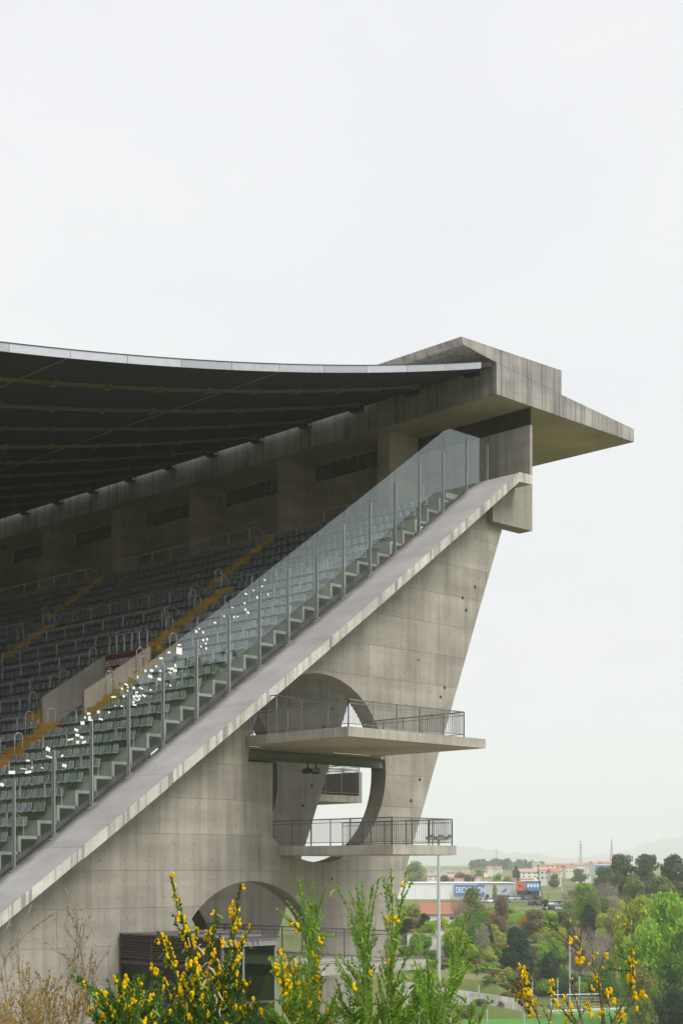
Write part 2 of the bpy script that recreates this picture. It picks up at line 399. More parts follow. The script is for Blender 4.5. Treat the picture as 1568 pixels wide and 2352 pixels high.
# vomitories: two raking side walls, back wall with its coping
for ci, c in enumerate(VC[:3]):
    for s in (-1, 1):
        y = c + s*1.85
        MB().prism([(42.95,5.6),(47.0,5.6),(47.0,11.52),(42.95,8.88)], y-0.1, y+0.1).build('vomitory_wall', CONC, stand)
    MB().box(46.92, 47.2, c-1.75, c+1.75, 5.6, 11.45).build('vomitory_back', CONC, stand)
    MB().box(42.0, 46.9, c-1.75, c+1.75, 5.5, 5.6).build('vomitory_floor', STEP, stand)

# yellow aisle steps (two to a row)
def aisle(yc, w, x0, x1, rws):
    a, b = yc-w/2, yc+w/2
    for (x, tp, t) in rws:
        if x0 <= x <= x1:
            MB().box(x-0.02, x+RP*0.42, a, b, t+0.004, t+0.012).build('aisle_tread', YEL, stand)
            MB().box(x-0.028, x-0.018, a, b, tp+(t-tp)*0.5, t+0.012).build('aisle_riser', YEL, stand)
            MB().box(x-0.40, x-0.03, a, b, tp+0.006, tp+(t-tp)*0.5).build('aisle_half_step', YEL, stand)
for c in VC[:3]:
    aisle(c-0.05, 1.8, 30, 42.8, rows); aisle(c-2.7, 1.5, 42.8, 48.0, rows); aisle(c+2.7, 1.5, 42.8, 48.0, rows)
    aisle(c, 1.4, 48.0, 54.5, rows); aisle(c+3.15, 1.1, 54.6, 61, up)

# roof: sagging slab hung between the beams, zinc edge, trays below
RX = np.array([31.4,34.9,37.8,40.7,43.4,46.3,50.9,51.9,54.65,57.4,60.2]); RZ = np.array([20.55,21.1,21.56,22.03,22.6,23.2,24.26,24.5,25.17,25.83,26.6])
RF = np.polyfit(RX, RZ, 2)
def rz_(x): return float(np.polyval(RF, x))
YR = 51.0
xr = np.linspace(-22, 61.12, 52)  # pitch side drawn out beyond the true edge to keep the seats dark
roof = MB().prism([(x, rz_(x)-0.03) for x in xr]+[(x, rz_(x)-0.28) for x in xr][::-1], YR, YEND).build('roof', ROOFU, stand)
MB().prism([(x, rz_(x)-0.024) for x in xr]+[(x, rz_(x)-0.028) for x in xr][::-1], YR+0.3, YEND).build('roof_deck', flat('roof_top', (0.50,0.49,0.47), 0.8, 0, 0.1), roof)
xj = 60.2
while xj > 0:
    a, b = xj-2.84, xj
    xx = np.linspace(a+0.012, b-0.012, 4); h = 0.34
    MB().prism([(x, rz_(x)) for x in xx]+[(x, rz_(x)-h) for x in xx][::-1], YR-0.06, YR-0.004).build('edge_panel', ZINC, roof)
    MB().prism([(x, rz_(x)+0.03) for x in xx]+[(x, rz_(x)+0.004) for x in xx][::-1], YR-0.09, YR+0.25).build('edge_cap', BLACK, roof)
    xj -= 2.84
for k in range(30):
    yy = 54.6+4.35*k
    xx = np.linspace(0, 59.5, 40); m = MB()
    for dy in (-0.16, 0.10):
        m.prism([(x, rz_(x)-0.34) for x in xx]+[(x, rz_(x)-0.44) for x in xx][::-1], yy+dy, yy+dy+0.07)
    x = 59.0
    while x > 4: m.box(x-0.12, x+0.12, yy-0.2, yy+0.22, rz_(x)-0.50, rz_(x)-0.2815); x -= 2.84
    m.build('cable_tray', TRAY, roof)
    yy = 52.55+4.35*k
    MB().box(61.13, 61.50, yy-0.42, yy+0.42, 26.5, 26.89).build('roof_bearing', BLACK, roof)
for x in (34.6, 46.2): MB().box(x, x+0.05, YR+0.1, YEND, rz_(x)-0.302, rz_(x)-0.2845).build('sheet_joint', GALV, roof)

# ------------------------------------------------------------------ balconies and railings
def railing(pts, h, parent, pitch=0.13, mid=True, post=1.35, mat=RAILM, hs=None):
    """posts, top and bottom rail, thin balusters along a ground polyline"""
    m = MB(); pts = [Vector(p) for p in pts]
    for a, b in zip(pts[:-1], pts[1:]):
        L = (b-a).length; up_ = Vector((0,0,h))
        m.bar(a+up_, b+up_, 0.05, 0.05); m.bar(a+Vector((0,0,0.14)), b+Vector((0,0,0.14)), 0.03, 0.03)
        if mid: m.bar(a+Vector((0,0,h-0.16)), b+Vector((0,0,h-0.16)), 0.025, 0.025)
        n = max(1, round(L/post))
        for i in range(n+1): p = a.lerp(b, i/n); m.bar(p-Vector((0,0,0.03)), p+up_, 0.055, 0.03)
        n = int(L/pitch)
        for i in range(1, n): p = a.lerp(b, i/n); m.bar(p+Vector((0,0,0.14)), p+Vector((0,0,h)), 0.018, 0.018)
    return m.build('railing', mat, parent)
bal = MB().box(44.33, 53.22, 44.77, YF-0.01, 5.64, 6.06).build('balcony', BALC, stand)
MB().box(44.45, 53.1, 44.9, YF-0.02, 5.622, 5.636).build('soffit', CONC2, bal)
railing([(44.5,51.3,6.06),(44.5,44.95,6.06),(51.9,44.95,6.06),(51.9,51.3,6.06)], 1.16, bal)
m = MB(); m.bar((44.44,46.2,7.12),(44.44,49.4,7.75),0.05); m.bar((44.44,49.4,7.75),(44.44,51.2,7.85),0.05)
for yy, zz in ((47.8,7.43),(49.4,7.75),(51.0,7.84)): m.bar((44.44,yy,6.03),(44.44,yy,zz),0.05)
m.build('stair_rail', RAILM, bal)
bal2 = MB().box(46.4, 50.5, 44.17, YF-0.01, 0.69, 1.1).build('balcony', BALC, stand)
MB().box(46.5, 50.4, 44.3, YF-0.02, 0.672, 0.686).build('soffit', CONC2, bal2)
railing([(46.52,51.9,1.1),(46.52,44.35,1.1),(50.4,44.35,1.1),(50.4,51.3,1.1)], 1.18, bal2)
wk = MB().box(41.0, 48.3, 44.0, 58.6, -4.28, -3.87).build('walkway', BALC, stand)
railing([(46.2,56.4,-3.87),(46.2,44.2,-3.87)], 1.3, wk)
railing([(48.2,44.1,-3.87),(41.1,44.1,-3.87)], 0.06, wk, pitch=5, mid=False)
# far landing seen through the upper opening
lan = MB().box(55.5, 62.4, 61.9, 66.0, 3.95, 4.35).build('landing', BALC, stand)
MB().box(62.15, 62.4, 61.9, 66.0, 4.35, 5.75).build('parapet', BALC, lan)
MB().box(55.5, 62.15, 65.7, 66.0, 4.35, 5.75).build('parapet', CONC2, lan)
railing([(55.6,62.0,4.35),(62.1,62.0,4.35)], 1.5, lan); railing([(62.27,62.0,5.75),(62.27,65.9,5.75)], 0.45, lan); railing([(55.6,65.85,5.75),(62.2,65.85,5.75)], 0.45, lan)
# green steel I-beams under the balcony
def ibeam(m, p0, p1, h, w, t=0.03):
    (x0,y,z),(x1,_,_) = p0, p1
    m.box(x0,x1,y-w/2,y+w/2,z+h-t,z+h); m.box(x0,x1,y-w/2,y+w/2,z,z+t); m.box(x0,x1,y-t/2,y+t/2,z+t,z+h-t)
for yy, xa, xb, zz, hh in ((51.55, 44.55, 53.4, 5.03, 0.45), (52.22, 44.7, 46.7, 4.98, 0.2)):
    m = MB(); ibeam(m, (xa,yy,zz), (xb,yy,zz), hh, 0.28); m.build('steel_beam', GREENB, stand)
MB().box(44.3, 53.4, 51.45, 52.35, 5.50, 5.62).build('landing_plate', CONC2, stand)
# two floodlights below the beam
for x, rz, lab in ((48.3, -0.5, 'left of two dark floodlights hanging under the green steel beam'), (48.85, 0.6, 'right of two dark floodlights hanging under the green steel beam')):
    t = thing('floodlight', (x, 51.5, 4.72), lab, 'floodlight', 'floodlights under the balcony', rz)
    m = MB(); m.prism([(-0.24,-0.10),(-0.16,-0.17),(0.16,-0.14),(0.2,0.02),(0.05,0.1),(-0.2,0.06)], -0.16, 0.16)
    h = mkobj('lamp_head', m.mesh('lamp_head'), BLACK, t)
    mkobj('lens', MB().add([(-0.255,-0.14,-0.09),(-0.255,0.14,-0.09),(-0.215,0.14,0.05),(-0.215,-0.14,0.05)], [(0,3,2,1)]).mesh('lens'), flat('lens', (0.3,0.3,0.2), 0.2), t)
    mkobj('bracket', MB().bar((0,0,0.08),(0,0,0.32),0.06).mesh('bracket'), BLACK, t)
q = pix(673.8, 1620, 1.0); q = q*(59.30/q.y)
tag(MB().box(q.x-0.19, q.x+0.19, 59.29, 59.325, q.z-0.1, q.z+0.1).build('notice_plate', flat('amber_plate', (0.55,0.30,0.03), 0.6), base=q), 'small amber plate on the second fin, seen through the upper opening', 'sign')

# ------------------------------------------------------------------ glass barrier
gb = thing('glass_barrier', (48, 52.8, zr(48)), 'tall raked glass barrier on steel posts along the concrete edge slab', 'barrier')
posts = [62.88] + [float(p) for p in PG[:,0]] + [31.3, 29.4, 27.5]
def ztop(x): return min(zr(x)+4.25, 23.43)
panes = []
for i, x in enumerate(posts):
    zb = zr(x) if x < 62 else zr(62.0)+0.03
    h = 3.62 if i > 2 else (3.2 if i == 2 else (ztop(x)-zb-0.25))
    h = min(h, ztop(x)-zb-0.2)
    po = MB().box(x-0.055, x+0.055, 52.82, 52.90, zb+0.02, zb+h).build('post', STEEL, gb)
    MB().box(x-0.03, x+0.03, 52.735, 52.785, zb+0.06, zb+h).build('clamp_strip', GALV, po)
    sl_ = 0.73 if x < 62 else 0.0
    MB().prism([(x-0.2, zb-0.2*sl_+0.005),(x+0.2, zb+0.2*sl_+0.005),(x+0.2, zb+0.2*sl_+0.04),(x-0.2, zb-0.2*sl_+0.04)], 52.70, 52.94).build('base_plate', GALV, po)
for i in range(len(posts)-1):
    b, a = posts[i]-0.012, posts[i+1]+0.012
    pts = [(a, zr(a)+0.16), (b, (zr(b) if b < 62 else zr(62.0))+0.16), (b, ztop(b))]
    if a < 59.81 < b: pts.append((59.81, 23.43))
    pts.append((a, ztop(a)))
    panes.append((a, b, MB().prism(pts, 52.79, 52.81).build('pane', GLASS, gb)))
# small white patches lying on the panes
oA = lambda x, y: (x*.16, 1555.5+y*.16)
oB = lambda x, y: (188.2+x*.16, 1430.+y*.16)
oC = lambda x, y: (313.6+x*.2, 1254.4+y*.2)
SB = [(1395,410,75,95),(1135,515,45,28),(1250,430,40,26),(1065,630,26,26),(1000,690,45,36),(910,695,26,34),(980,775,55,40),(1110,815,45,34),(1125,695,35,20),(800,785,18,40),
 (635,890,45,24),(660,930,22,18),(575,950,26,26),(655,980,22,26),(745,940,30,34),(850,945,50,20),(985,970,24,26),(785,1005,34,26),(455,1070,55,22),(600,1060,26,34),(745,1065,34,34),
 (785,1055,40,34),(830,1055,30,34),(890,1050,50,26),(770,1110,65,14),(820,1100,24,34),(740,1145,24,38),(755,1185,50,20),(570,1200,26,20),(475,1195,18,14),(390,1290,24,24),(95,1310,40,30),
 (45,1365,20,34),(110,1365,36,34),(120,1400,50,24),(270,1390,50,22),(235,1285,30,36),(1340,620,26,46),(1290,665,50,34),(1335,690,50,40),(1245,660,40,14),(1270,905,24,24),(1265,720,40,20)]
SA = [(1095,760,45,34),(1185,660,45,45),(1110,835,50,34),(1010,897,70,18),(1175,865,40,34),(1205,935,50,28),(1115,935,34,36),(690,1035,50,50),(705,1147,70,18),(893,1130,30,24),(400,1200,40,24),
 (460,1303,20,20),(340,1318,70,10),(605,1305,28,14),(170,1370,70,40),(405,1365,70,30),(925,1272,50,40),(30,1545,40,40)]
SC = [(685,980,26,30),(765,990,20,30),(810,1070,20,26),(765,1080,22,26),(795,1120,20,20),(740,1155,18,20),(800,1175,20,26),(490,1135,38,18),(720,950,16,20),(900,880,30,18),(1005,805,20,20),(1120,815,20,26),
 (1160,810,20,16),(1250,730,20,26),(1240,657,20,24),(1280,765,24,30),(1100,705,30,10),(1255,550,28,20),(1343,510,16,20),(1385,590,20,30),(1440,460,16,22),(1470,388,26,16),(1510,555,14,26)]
sr = random.Random(11)
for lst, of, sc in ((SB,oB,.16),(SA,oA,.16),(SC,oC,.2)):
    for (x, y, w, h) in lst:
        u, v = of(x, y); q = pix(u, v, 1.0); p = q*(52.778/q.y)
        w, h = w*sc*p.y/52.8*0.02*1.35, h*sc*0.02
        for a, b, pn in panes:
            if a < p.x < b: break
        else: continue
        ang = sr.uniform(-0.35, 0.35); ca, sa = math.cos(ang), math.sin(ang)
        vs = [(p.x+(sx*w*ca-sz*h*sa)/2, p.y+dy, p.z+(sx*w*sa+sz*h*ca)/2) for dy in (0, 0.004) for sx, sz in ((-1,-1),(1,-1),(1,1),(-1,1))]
        MB().add(vs, [(0,1,2,3),(7,6,5,4),(0,4,5,1),(1,5,6,2),(2,6,7,3),(3,7,4,0)]).build('white_patch', WHITE, pn)

# ------------------------------------------------------------------ seats
def seat_mesh(nu, nv, thick=0.022):
    prof = [(-0.42,0.395),(-0.41,0.435),(-0.30,0.425),(-0.12,0.41),(-0.05,0.44),(-0.015,0.53),(0.02,0.70),(0.045,0.80),(0.05,0.83)]
    ts = np.linspace(0, len(prof)-1, nu); xs_ = np.interp(ts, range(len(prof)), [p[0] for p in prof]); zs_ = np.interp(ts, range(len(prof)), [p[1] for p in prof])
    V = []
    for lay in (0, 1):
        for i in range(nu):
            w = 0.225
            f = ts[i]/(len(prof)-1)
            if f > 0.72: w *= 1 - 0.42*((f-0.72)/0.28)**2
            if f < 0.06: w *= 0.93
            for j in range(nv):
                s = j/(nv-1)*2-1
                V.append((xs_[i] - 0.035*(s*s if f > 0.5 else 0) + lay*thick*(0.9 if f > 0.5 else 0.1), s*w, zs_[i] + 0.03*s*s*(f < 0.5) - lay*thick*(f <= 0.5)))
    F = []
    n = nu*nv
    for i in range(nu-1):
        for j in range(nv-1):
            a = i*nv+j; F.append((a, a+1, a+nv+1, a+nv)); F.append((n+a, n+a+nv, n+a+nv+1, n+a+1))
    for i in range(nu-1):
        a = i*nv; F.append((a, a+nv, n+a+nv, n+a)); a += nv-1; F.append((a, n+a, n+a+nv, a+nv))
    for j in range(nv-1):
        F.append((j, n+j, n+j+1, j+1)); a = (nu-1)*nv+j; F.append((a, a+1, n+a+1, n+a))
    return np.array(V), np.array(F)
SV, SF = seat_mesh(9, 5); LV, LF = seat_mesh(5, 3)
smesh = npmesh('seat', SV, SF); smesh.materials.append(SEATM); smesh.polygons.foreach_set('use_smooth', [True]*len(smesh.polygons))
lm = MB()
for yy in (-0.13, 0.13):
    lm.path([(-0.30, yy-0.045, 0.415), (-0.28, yy-0.045, 0.06), (-0.28, yy-0.02, 0.015), (-0.28, yy+0.02, 0.015), (-0.28, yy+0.045, 0.06), (-0.30, yy+0.045, 0.415)], 0.011, 4)
lm.bar((-0.28, -0.2, 0.40), (0.0, -0.2, 0.40), 0.03); lm.bar((-0.28, 0.2, 0.40), (0.0, 0.2, 0.40), 0.03)
lmesh = lm.mesh('wire_leg'); lmesh.materials.append(WIRE)
spots = []
def gap(x, y):
    for c in VC:
        if x < 42.8: 
            if abs(y-c+0.05) < 1.15: return True
        elif x < 48.0:
            if abs(y-c) < 3.75: return True
        elif x < 54.5:
            if abs(y-c) < 0.95: return True
        elif abs(y-c-3.15) < 0.8: return True
    return False
for (x, tp, t) in rows+up:
    if x < 28.0: continue
    y = 54.35 + (0.0 if (int(x*10) % 2) else 0.02)
    while y < 118:
        # only what lies inside the view, with a margin for a step aside
        u = CXP+FPX*(x*RT[0]+y*RT[1])/(x*FD[0]+y*FD[1])
        if not gap(x, y) and u > -260: spots.append((x-0.09, y, tp, math.hypot(x, y)))
        y += 0.51
def vis_score(s):                        # nearest visible seats first
    u = CXP+FPX*(s[0]*RT[0]+s[1]*RT[1])/(s[0]*FD[0]+s[1]*FD[1]); return s[3] + (1000 if u < 0 else 0)
spots.sort(key=vis_score)
near, far = spots[:300], spots[300:]
sr = random.Random(5)
def nth(k):
    return f"{k}{'th' if 10 <= k % 100 <= 20 else {1:'st',2:'nd',3:'rd'}.get(k % 10, 'th')}"
rx_ = sorted({round(a[0], 3) for a in near})
order = {}
for rr in rx_:
    for k, a in enumerate(sorted([a for a in near if round(a[0], 3) == rr], key=lambda a: a[1])): order[(a[0], a[1])] = (k+1, rx_.index(rr)+1)
for (x, y, z, d) in near:
    o = bpy.data.objects.new('seat', smesh); COL.objects.link(o); o.location = (x, y, z); o.rotation_euler = (0, sr.uniform(-0.03, 0.03), sr.uniform(-0.04, 0.04))
    tag(o, f'grey plastic seat, {nth(order[(x, y)][0])} from the glass, in the {nth(order[(x, y)][1])} row counted upwards', 'seat', 'grey seats nearest the glass barrier')
    l_ = bpy.data.objects.new('wire_leg', lmesh); COL.objects.link(l_); l_.parent = o
V = np.concatenate([LV + np.array([x, y, z]) for x, y, z, d in far]); F = np.concatenate([LF + i*len(LV) for i in range(len(far))])
fs = mkobj('seats', npmesh('seats', V, F), SEATM); tag(fs, 'dark rows of grey seats deep under the stadium roof', 'seats', kind='stuff')

# handrail hoops beside the aisles
hoop = MB(); R_ = 0.22
pth = [(0, 0, -0.05)] + [(0, 0, 1.0)] + [(R_-R_*math.cos(a), 0, 1.0+R_*math.sin(a)+0.06*i/8) for i, a in enumerate(np.linspace(0, math.pi, 9))] + [(2*R_, 0, 0.0)]
hoop.path(pth, 0.028, 8); hme = hoop.mesh('handrail_hoop', smooth=True); hme.materials.append(STEEL)
def hoops(y, rws, x0, x1, step, where):
    sel = [r for r in rws if x0 <= r[0] <= x1][::step]
    for (x, tp, t) in sel:
        o = bpy.data.objects.new('handrail_hoop', hme); COL.objects.link(o); o.location = (x+0.12, y, t)
        tag(o, where, 'handrail', 'hoop handrails beside the yellow aisles')
for i, c in enumerate(VC[:3]):
    wd = ('nearest yellow aisle', 'second yellow aisle', 'farthest yellow aisle')[i]
    hoops(c-1.05, rows, 33, 42, 2, f'U-shaped handrail, near side of the {wd}, below the vomitory')
    hoops(c+0.95, rows, 33.5, 42.6, 2, f'U-shaped handrail, far side of the {wd}, below the vomitory')
    hoops(c-3.5, rows, 43, 48, 2, f'U-shaped steel handrail near the near vomitory wall, {wd}')
    hoops(c-1.98, rows, 43.2, 47.4, 2, f'U-shaped steel handrail against the near vomitory wall, {wd}')
    hoops(c+3.5, rows, 43, 48, 2, f'U-shaped steel handrail by the far vomitory wall, {wd}')
    hoops(c-0.8, rows, 48.4, 54.4, 2, f'U-shaped handrail, near side of the {wd}, above the vomitory')
    hoops(c+0.8, rows, 49.0, 54.4, 2, f'U-shaped handrail, far side of the {wd}, above the vomitory')
# crush barriers: a rail on posts along the rows
def barrier(y0, y1, x, z, label, h=1.05, pitch=1.95):
    t = thing('crush_barrier', (x, y0, z), label, 'barrier', 'crush barriers along the seat rows')
    m = MB(); m.path([(x, y0, z), (x, y0, z+h-0.35), (x, y0+0.75, z+h), (x, y1-0.1, z+h)], 0.027, 6); m.build('rail', STEEL, t)
    y = y0+1.3
    while y < y1: MB().box(x-0.03, x+0.03, y-0.035, y+0.035, z, z+h).build('post', STEEL, t); y += pitch
def rowat(rws, k): return rws[k]
nb = 0
for i, r in enumerate(rows):
    if r[0] < 33 or i % 2: continue
    x = r[0]+0.62; z = r[2]
    if 42.8 < x < 47.6: secs = [(54.0, 60.0)] + [(VC[k]+3.9, VC[k+1]-3.9) for k in range(3)]
    elif x < 42.8: secs = [(54.0, 62.5)] + [(VC[k]+1.2, VC[k+1]-1.3) for k in range(3)]
    else: secs = [(54.0, 62.9)] + [(VC[k]+1.1, VC[k+1]-1.1) for k in range(3)]
    for j, (a, b) in enumerate(secs):
        u = CXP+FPX*(x*RT[0]+a*RT[1])/(x*FD[0]+a*FD[1])
        if u < -40: continue
        pl = ('between glass and first aisle', 'between first and second aisles', 'between second and third aisles', 'past the third aisle')[j]
        barrier(a, b, x, z, f'steel crush barrier {pl}')
for j, (a, b) in enumerate([(53.9, 66.0), (68.3, 83.2), (85.6, 100.5)]):
    barrier(a, b, up[-1][0]+0.7, up[-1][2], f'steel rail behind the topmost seat row, {("nearest", "middle", "farthest")[j]} length', 1.1)
for ci, c in enumerate(VC[:3]):
    t = thing('guard_rail', (47.06, c, 11.45), f'row of short steel posts on the coping of the {("nearest", "second", "third")[ci]} vomitory', 'railing', 'guard rails over the vomitories')
    MB().path([(47.06, c-1.7, 12.42), (47.06, c+1.7, 12.42)], 0.025, 6).build('rail', STEEL, t)
    for i in range(6): MB().box(47.03, 47.09, c-1.65+i*0.66, c-1.59+i*0.66, 11.45, 12.42).build('post', STEEL, t)

# banner in the vomitory
bn = thing('banner', (46.9, 63.9, 10.0), 'burgundy banner with white hashtag lettering on the vomitory back wall', 'banner')
MB().box(46.885, 46.915, 62.2, 65.72, 10.05, 11.4).build('cloth', flat('burgundy', (0.16, 0.012, 0.03), 0.7, 0, 0.08), bn)
LETT = flat('banner_white', (0.75, 0.72, 0.68), 0.7)
def text_obj(body, size, xscale, mat, parent, org, xdir, name='lettering', bold=0.0):
    cu = bpy.data.curves.new('t', 'FONT'); cu.body = body; cu.size = size; cu.offset = bold; cu.extrude = 0.002
    tmp = bpy.data.objects.new('t', cu); COL.objects.link(tmp)
    me = bpy.data.meshes.new_from_object(tmp.evaluated_get(bpy.context.evaluated_depsgraph_get()))
    bpy.data.objects.remove(tmp); bpy.data.curves.remove(cu)
    xd = Vector(xdir); zd = Vector((0,0,1)); nd = xd.cross(zd); b = BASE[parent]
    for v in me.vertices:
        p = Vector(org) + xd*(v.co.x*xscale) + zd*v.co.y + nd*v.co.z
        v.co = p - b
    me.materials.append(mat); return mkobj(name, me, mat, parent, b)
bpy.context.view_layer.update()
text_obj('#SOUGVERREIRO', 0.43, 0.66, LETT, bn, (46.875, 65.62, 10.82), (0,-1,0), bold=0.008)
m = MB()
for r0, r1, a0, a1 in ((0.19, 0.22, 0, 2*math.pi), (0.27, 0.33, 0.5, math.pi-0.5)):
    n = 20
    for i in range(n):
        a, b = a0+(a1-a0)*i/n, a0+(a1-a0)*(i+1)/n
        m.add([(46.878, 65.30-r*math.cos(t_), 10.42+r*math.sin(t_)) for r, t_ in ((r0,a),(r1,a),(r1,b),(r0,b))], [(0,1,2,3)])
m.add([(46.878, 65.30+sx, 10.42+sz) for sx, sz in ((-0.11,0.12),(0.11,0.12),(0.11,-0.03),(0,-0.15),(-0.11,-0.03))], [(0,1,2,3,4)])
m.build('crest', LETT, bn)

# ------------------------------------------------------------------ lift kiosk in front of the lower opening
kx0, kx1, ky0, ky1, kz1, kz0 = 37.36, 40.1, 44.67, 51.3, -2.62, -9.0
ko = thing('lift_kiosk', (38.7, 48.0, kz0), 'dark louvred steel and glass kiosk with I-beams on its roof', 'kiosk')
KST = flat('kiosk_steel', (0.10, 0.085, 0.08), 0.55, 0.3, 0.15); KGR = flat('kiosk_grey', (0.30,0.30,0.31), 0.5, 0.4, 0.1)
MB().box(kx0-0.05, kx1+0.15, ky0-0.1, ky1, kz1-0.06, kz1).build('roof_plate', KST, ko)
for z in [kz1-0.18-0.115*i for i in range(8)]:
    MB().add([(kx0-0.02,ky0,z),(kx0-0.02,ky1,z),(kx0+0.07,ky1,z+0.10),(kx0+0.07,ky0,z+0.10),(kx0+0.0,ky0,z-0.015),(kx0+0.0,ky1,z-0.015),(kx0+0.09,ky1,z+0.085),(kx0+0.09,ky0,z+0.085)],
             [(0,3,2,1),(4,5,6,7),(0,1,5,4),(1,2,6,5),(2,3,7,6),(3,0,4,7)]).build('louvre', KST, ko)
for (xa, xb, yy) in ((35.9, 39.6, 47.4), (36.6, 39.7, 46.2), (36.9, 39.8, 45.2)):
    m = MB(); ibeam(m, (max(xa,kx0-0.02)+0.1, yy, kz1), (xb, yy, kz1), 0.2, 0.2, 0.02); m.build('roof_beam', KGR, ko)
m = MB(); ibeam(m, (kx0, ky0-0.02, kz1-0.36), (kx1+0.1, ky0-0.02, kz1-0.36), 0.28, 0.16, 0.02)
for x in (38.9, 39.15): m.box(x, x+0.03, ky0-0.1, ky0+0.06, kz1-0.34, kz1-0.1)
m.build('front_beam', KGR, ko)
for x, y in ((kx0,ky0),(kx0+1.05,ky0),(kx1-0.02,ky0),(kx0,46.9),(kx0,49.1),(kx0,ky1-0.06),(kx1-0.02,46.9),(kx1-0.02,ky1-0.06)):
    MB().box(x, x+0.09, y, y+0.09, kz0, kz1-0.06).build('mullion', KGR if y == ky0 else KST, ko)
for a, b in ((kx0+0.1, kx0+1.04), (kx0+1.15, kx1-0.03)):
    MB().box(a, b, ky0+0.03, ky0+0.045, kz0, kz1-0.36).build('pane', KGLASS, ko)
for a, b in ((ky0+0.1, 46.88), (47.0, 49.08), (49.2, ky1-0.08)):
    MB().box(kx0+0.04, kx0+0.055, a, b, kz0, kz1-1.15).build('pane', KGLASS, ko)
    MB().box(kx1+0.02, kx1+0.035, a, b, kz0, kz1-0.4).build('pane', KGLASS, ko)
MB().box(kx0+0.02, kx0+0.09, ky0, ky1, -5.45, -5.38).build('transom', KST, ko); MB().box(kx0, kx1, ky0+0.005, ky0+0.075, -5.25, -5.17).build('transom', KST, ko)
MB().box(kx0+0.12, kx0+1.0, ky0+1.6, ky1-0.2, kz0, kz1-1.2).build('lift_shaft', BLACK, ko)
MB().box(kx0-0.01, kx0+0.08, ky0, ky1, kz1-1.26, kz1-1.12).build('lintel', KST, ko)

# ------------------------------------------------------------------ ground
def ground(D, L):
    """height of the land at depth D, sideways L (metres, right positive)"""
    def lin(x, pts): return float(np.interp(x, [p[0] for p in pts], [p[1] for p in pts]))
    a = lin(D, [(-400,14),(-60,2),(-10,-1.4),(0,-1.65),(6,-2.0),(14,-4.2),(45,-13),(100,-15),(140,-20),(165,-24),(262,-24),(285,-21),(310,-17),(360,-13),(430,-11),(500,-9.6),(900,-5),(1600,1),(2600,8),(4000,12),(12000,12)])
    b = lin(D, [(-400,14),(-60,2),(-10,-1.4),(0,-1.65),(6,-2.0),(14,-4.2),(45,-13),(120,-14),(200,-18),(243,-22),(246.5,-22),(247.5,-18),(270,-15),(300,-12),(360,-11),(430,-10.3),(500,-9.6),(900,-5),(1600,1),(2600,8),(4000,12),(12000,12)])
    t = min(1, max(0, (L+8)/16)); t = t*t*(3-2*t) if D < 243 else min(1, max(0, (L-24)/10))
    z = b*(1-t)+a*t
    # wooded knoll to the right of the camera (seen mirrored in the glass)
    p = at(D, L, 0); kx_, ky_ = p.x-150, p.y+62
    z += 37*math.exp(-(kx_*kx_/(62*62)+ky_*ky_/(46*46)))
    return z
def gz(x, y): return ground(x*FD[0]+y*FD[1], x*RT[0]+y*RT[1])
Ds = sorted(set(list(np.linspace(-300,-20,12))+list(np.linspace(-20,50,36))+list(np.linspace(50,320,91))+[243,246.5,247.5,262]+list(np.linspace(320,1000,36))+list(np.linspace(1000,12000,36))))
ts = np.concatenate([np.linspace(-1,-0.3,14), np.linspace(-0.28,0.4,60), np.linspace(0.42,1,14)])
V = []; 
for D in Ds:
    W = max(260, 0.9*abs(D)+200) if D > 400 else 320
    for t in ts:
        L = t*W; p = at(D, L, ground(D, L)); V.append(p[:])
nt = len(ts); F = [(i*nt+j, i*nt+j+1, (i+1)*nt+j+1, (i+1)*nt+j) for i in range(len(Ds)-1) for j in range(nt-1)]
gm, n, l, b = newmat('ground_cover'); b.inputs['Roughness'].default_value = 1; b.inputs['Specular IOR Level'].default_value = 0.1
g = n.new('ShaderNodeNewGeometry'); t1 = n.new('ShaderNodeTexNoise'); t1.inputs['Scale'].default_value = 0.06; t1.inputs['Detail'].default_value = 9; t1.inputs['Roughness'].default_value = 0.7
r = n.new('ShaderNodeValToRGB'); e = r.color_ramp.elements
e[0].position = 0.34; e[0].color = (0.07,0.11,0.03,1); e[1].position = 0.68; e[1].color = (0.24,0.20,0.13,1)
x_ = e.new(0.5); x_.color = (0.15,0.18,0.055,1)
l.new(g.outputs['Position'], t1.inputs['Vector']); l.new(t1.outputs['Fac'], r.inputs['Fac']); l.new(r.outputs[0], b.inputs['Base Color'])
go = mkobj('ground', npmesh('ground', np.array(V), np.array(F)), gm); tag(go, kind='structure')
# paved forecourt under the stand
fc = MB().box(24, 57, 52, 124, -16.5, -9.0).box(24, 66, 32, 52, -16.5, -9.004).build('forecourt', flat('pale_paving', (0.52,0.50,0.47), 0.9, 0, 0.1)); tag(fc, kind='structure')

# unseen stand across the pitch, added with its long roof to darken this one
op = thing('shade_stand', (-95, 120, -12), 'unseen concrete stand across the pitch, added to shade the seating', 'stadium')
MB().prism([(-58,-13),(-96,-13),(-96,25),(-94,25),(-58,-8)], 51.0, 190).build('rake', CONC, op)
MB().prism([(-27,18.0),(-96,27),(-96,26.6),(-27,17.6)], 51.0, 190).build('roof', ROOFU, op)

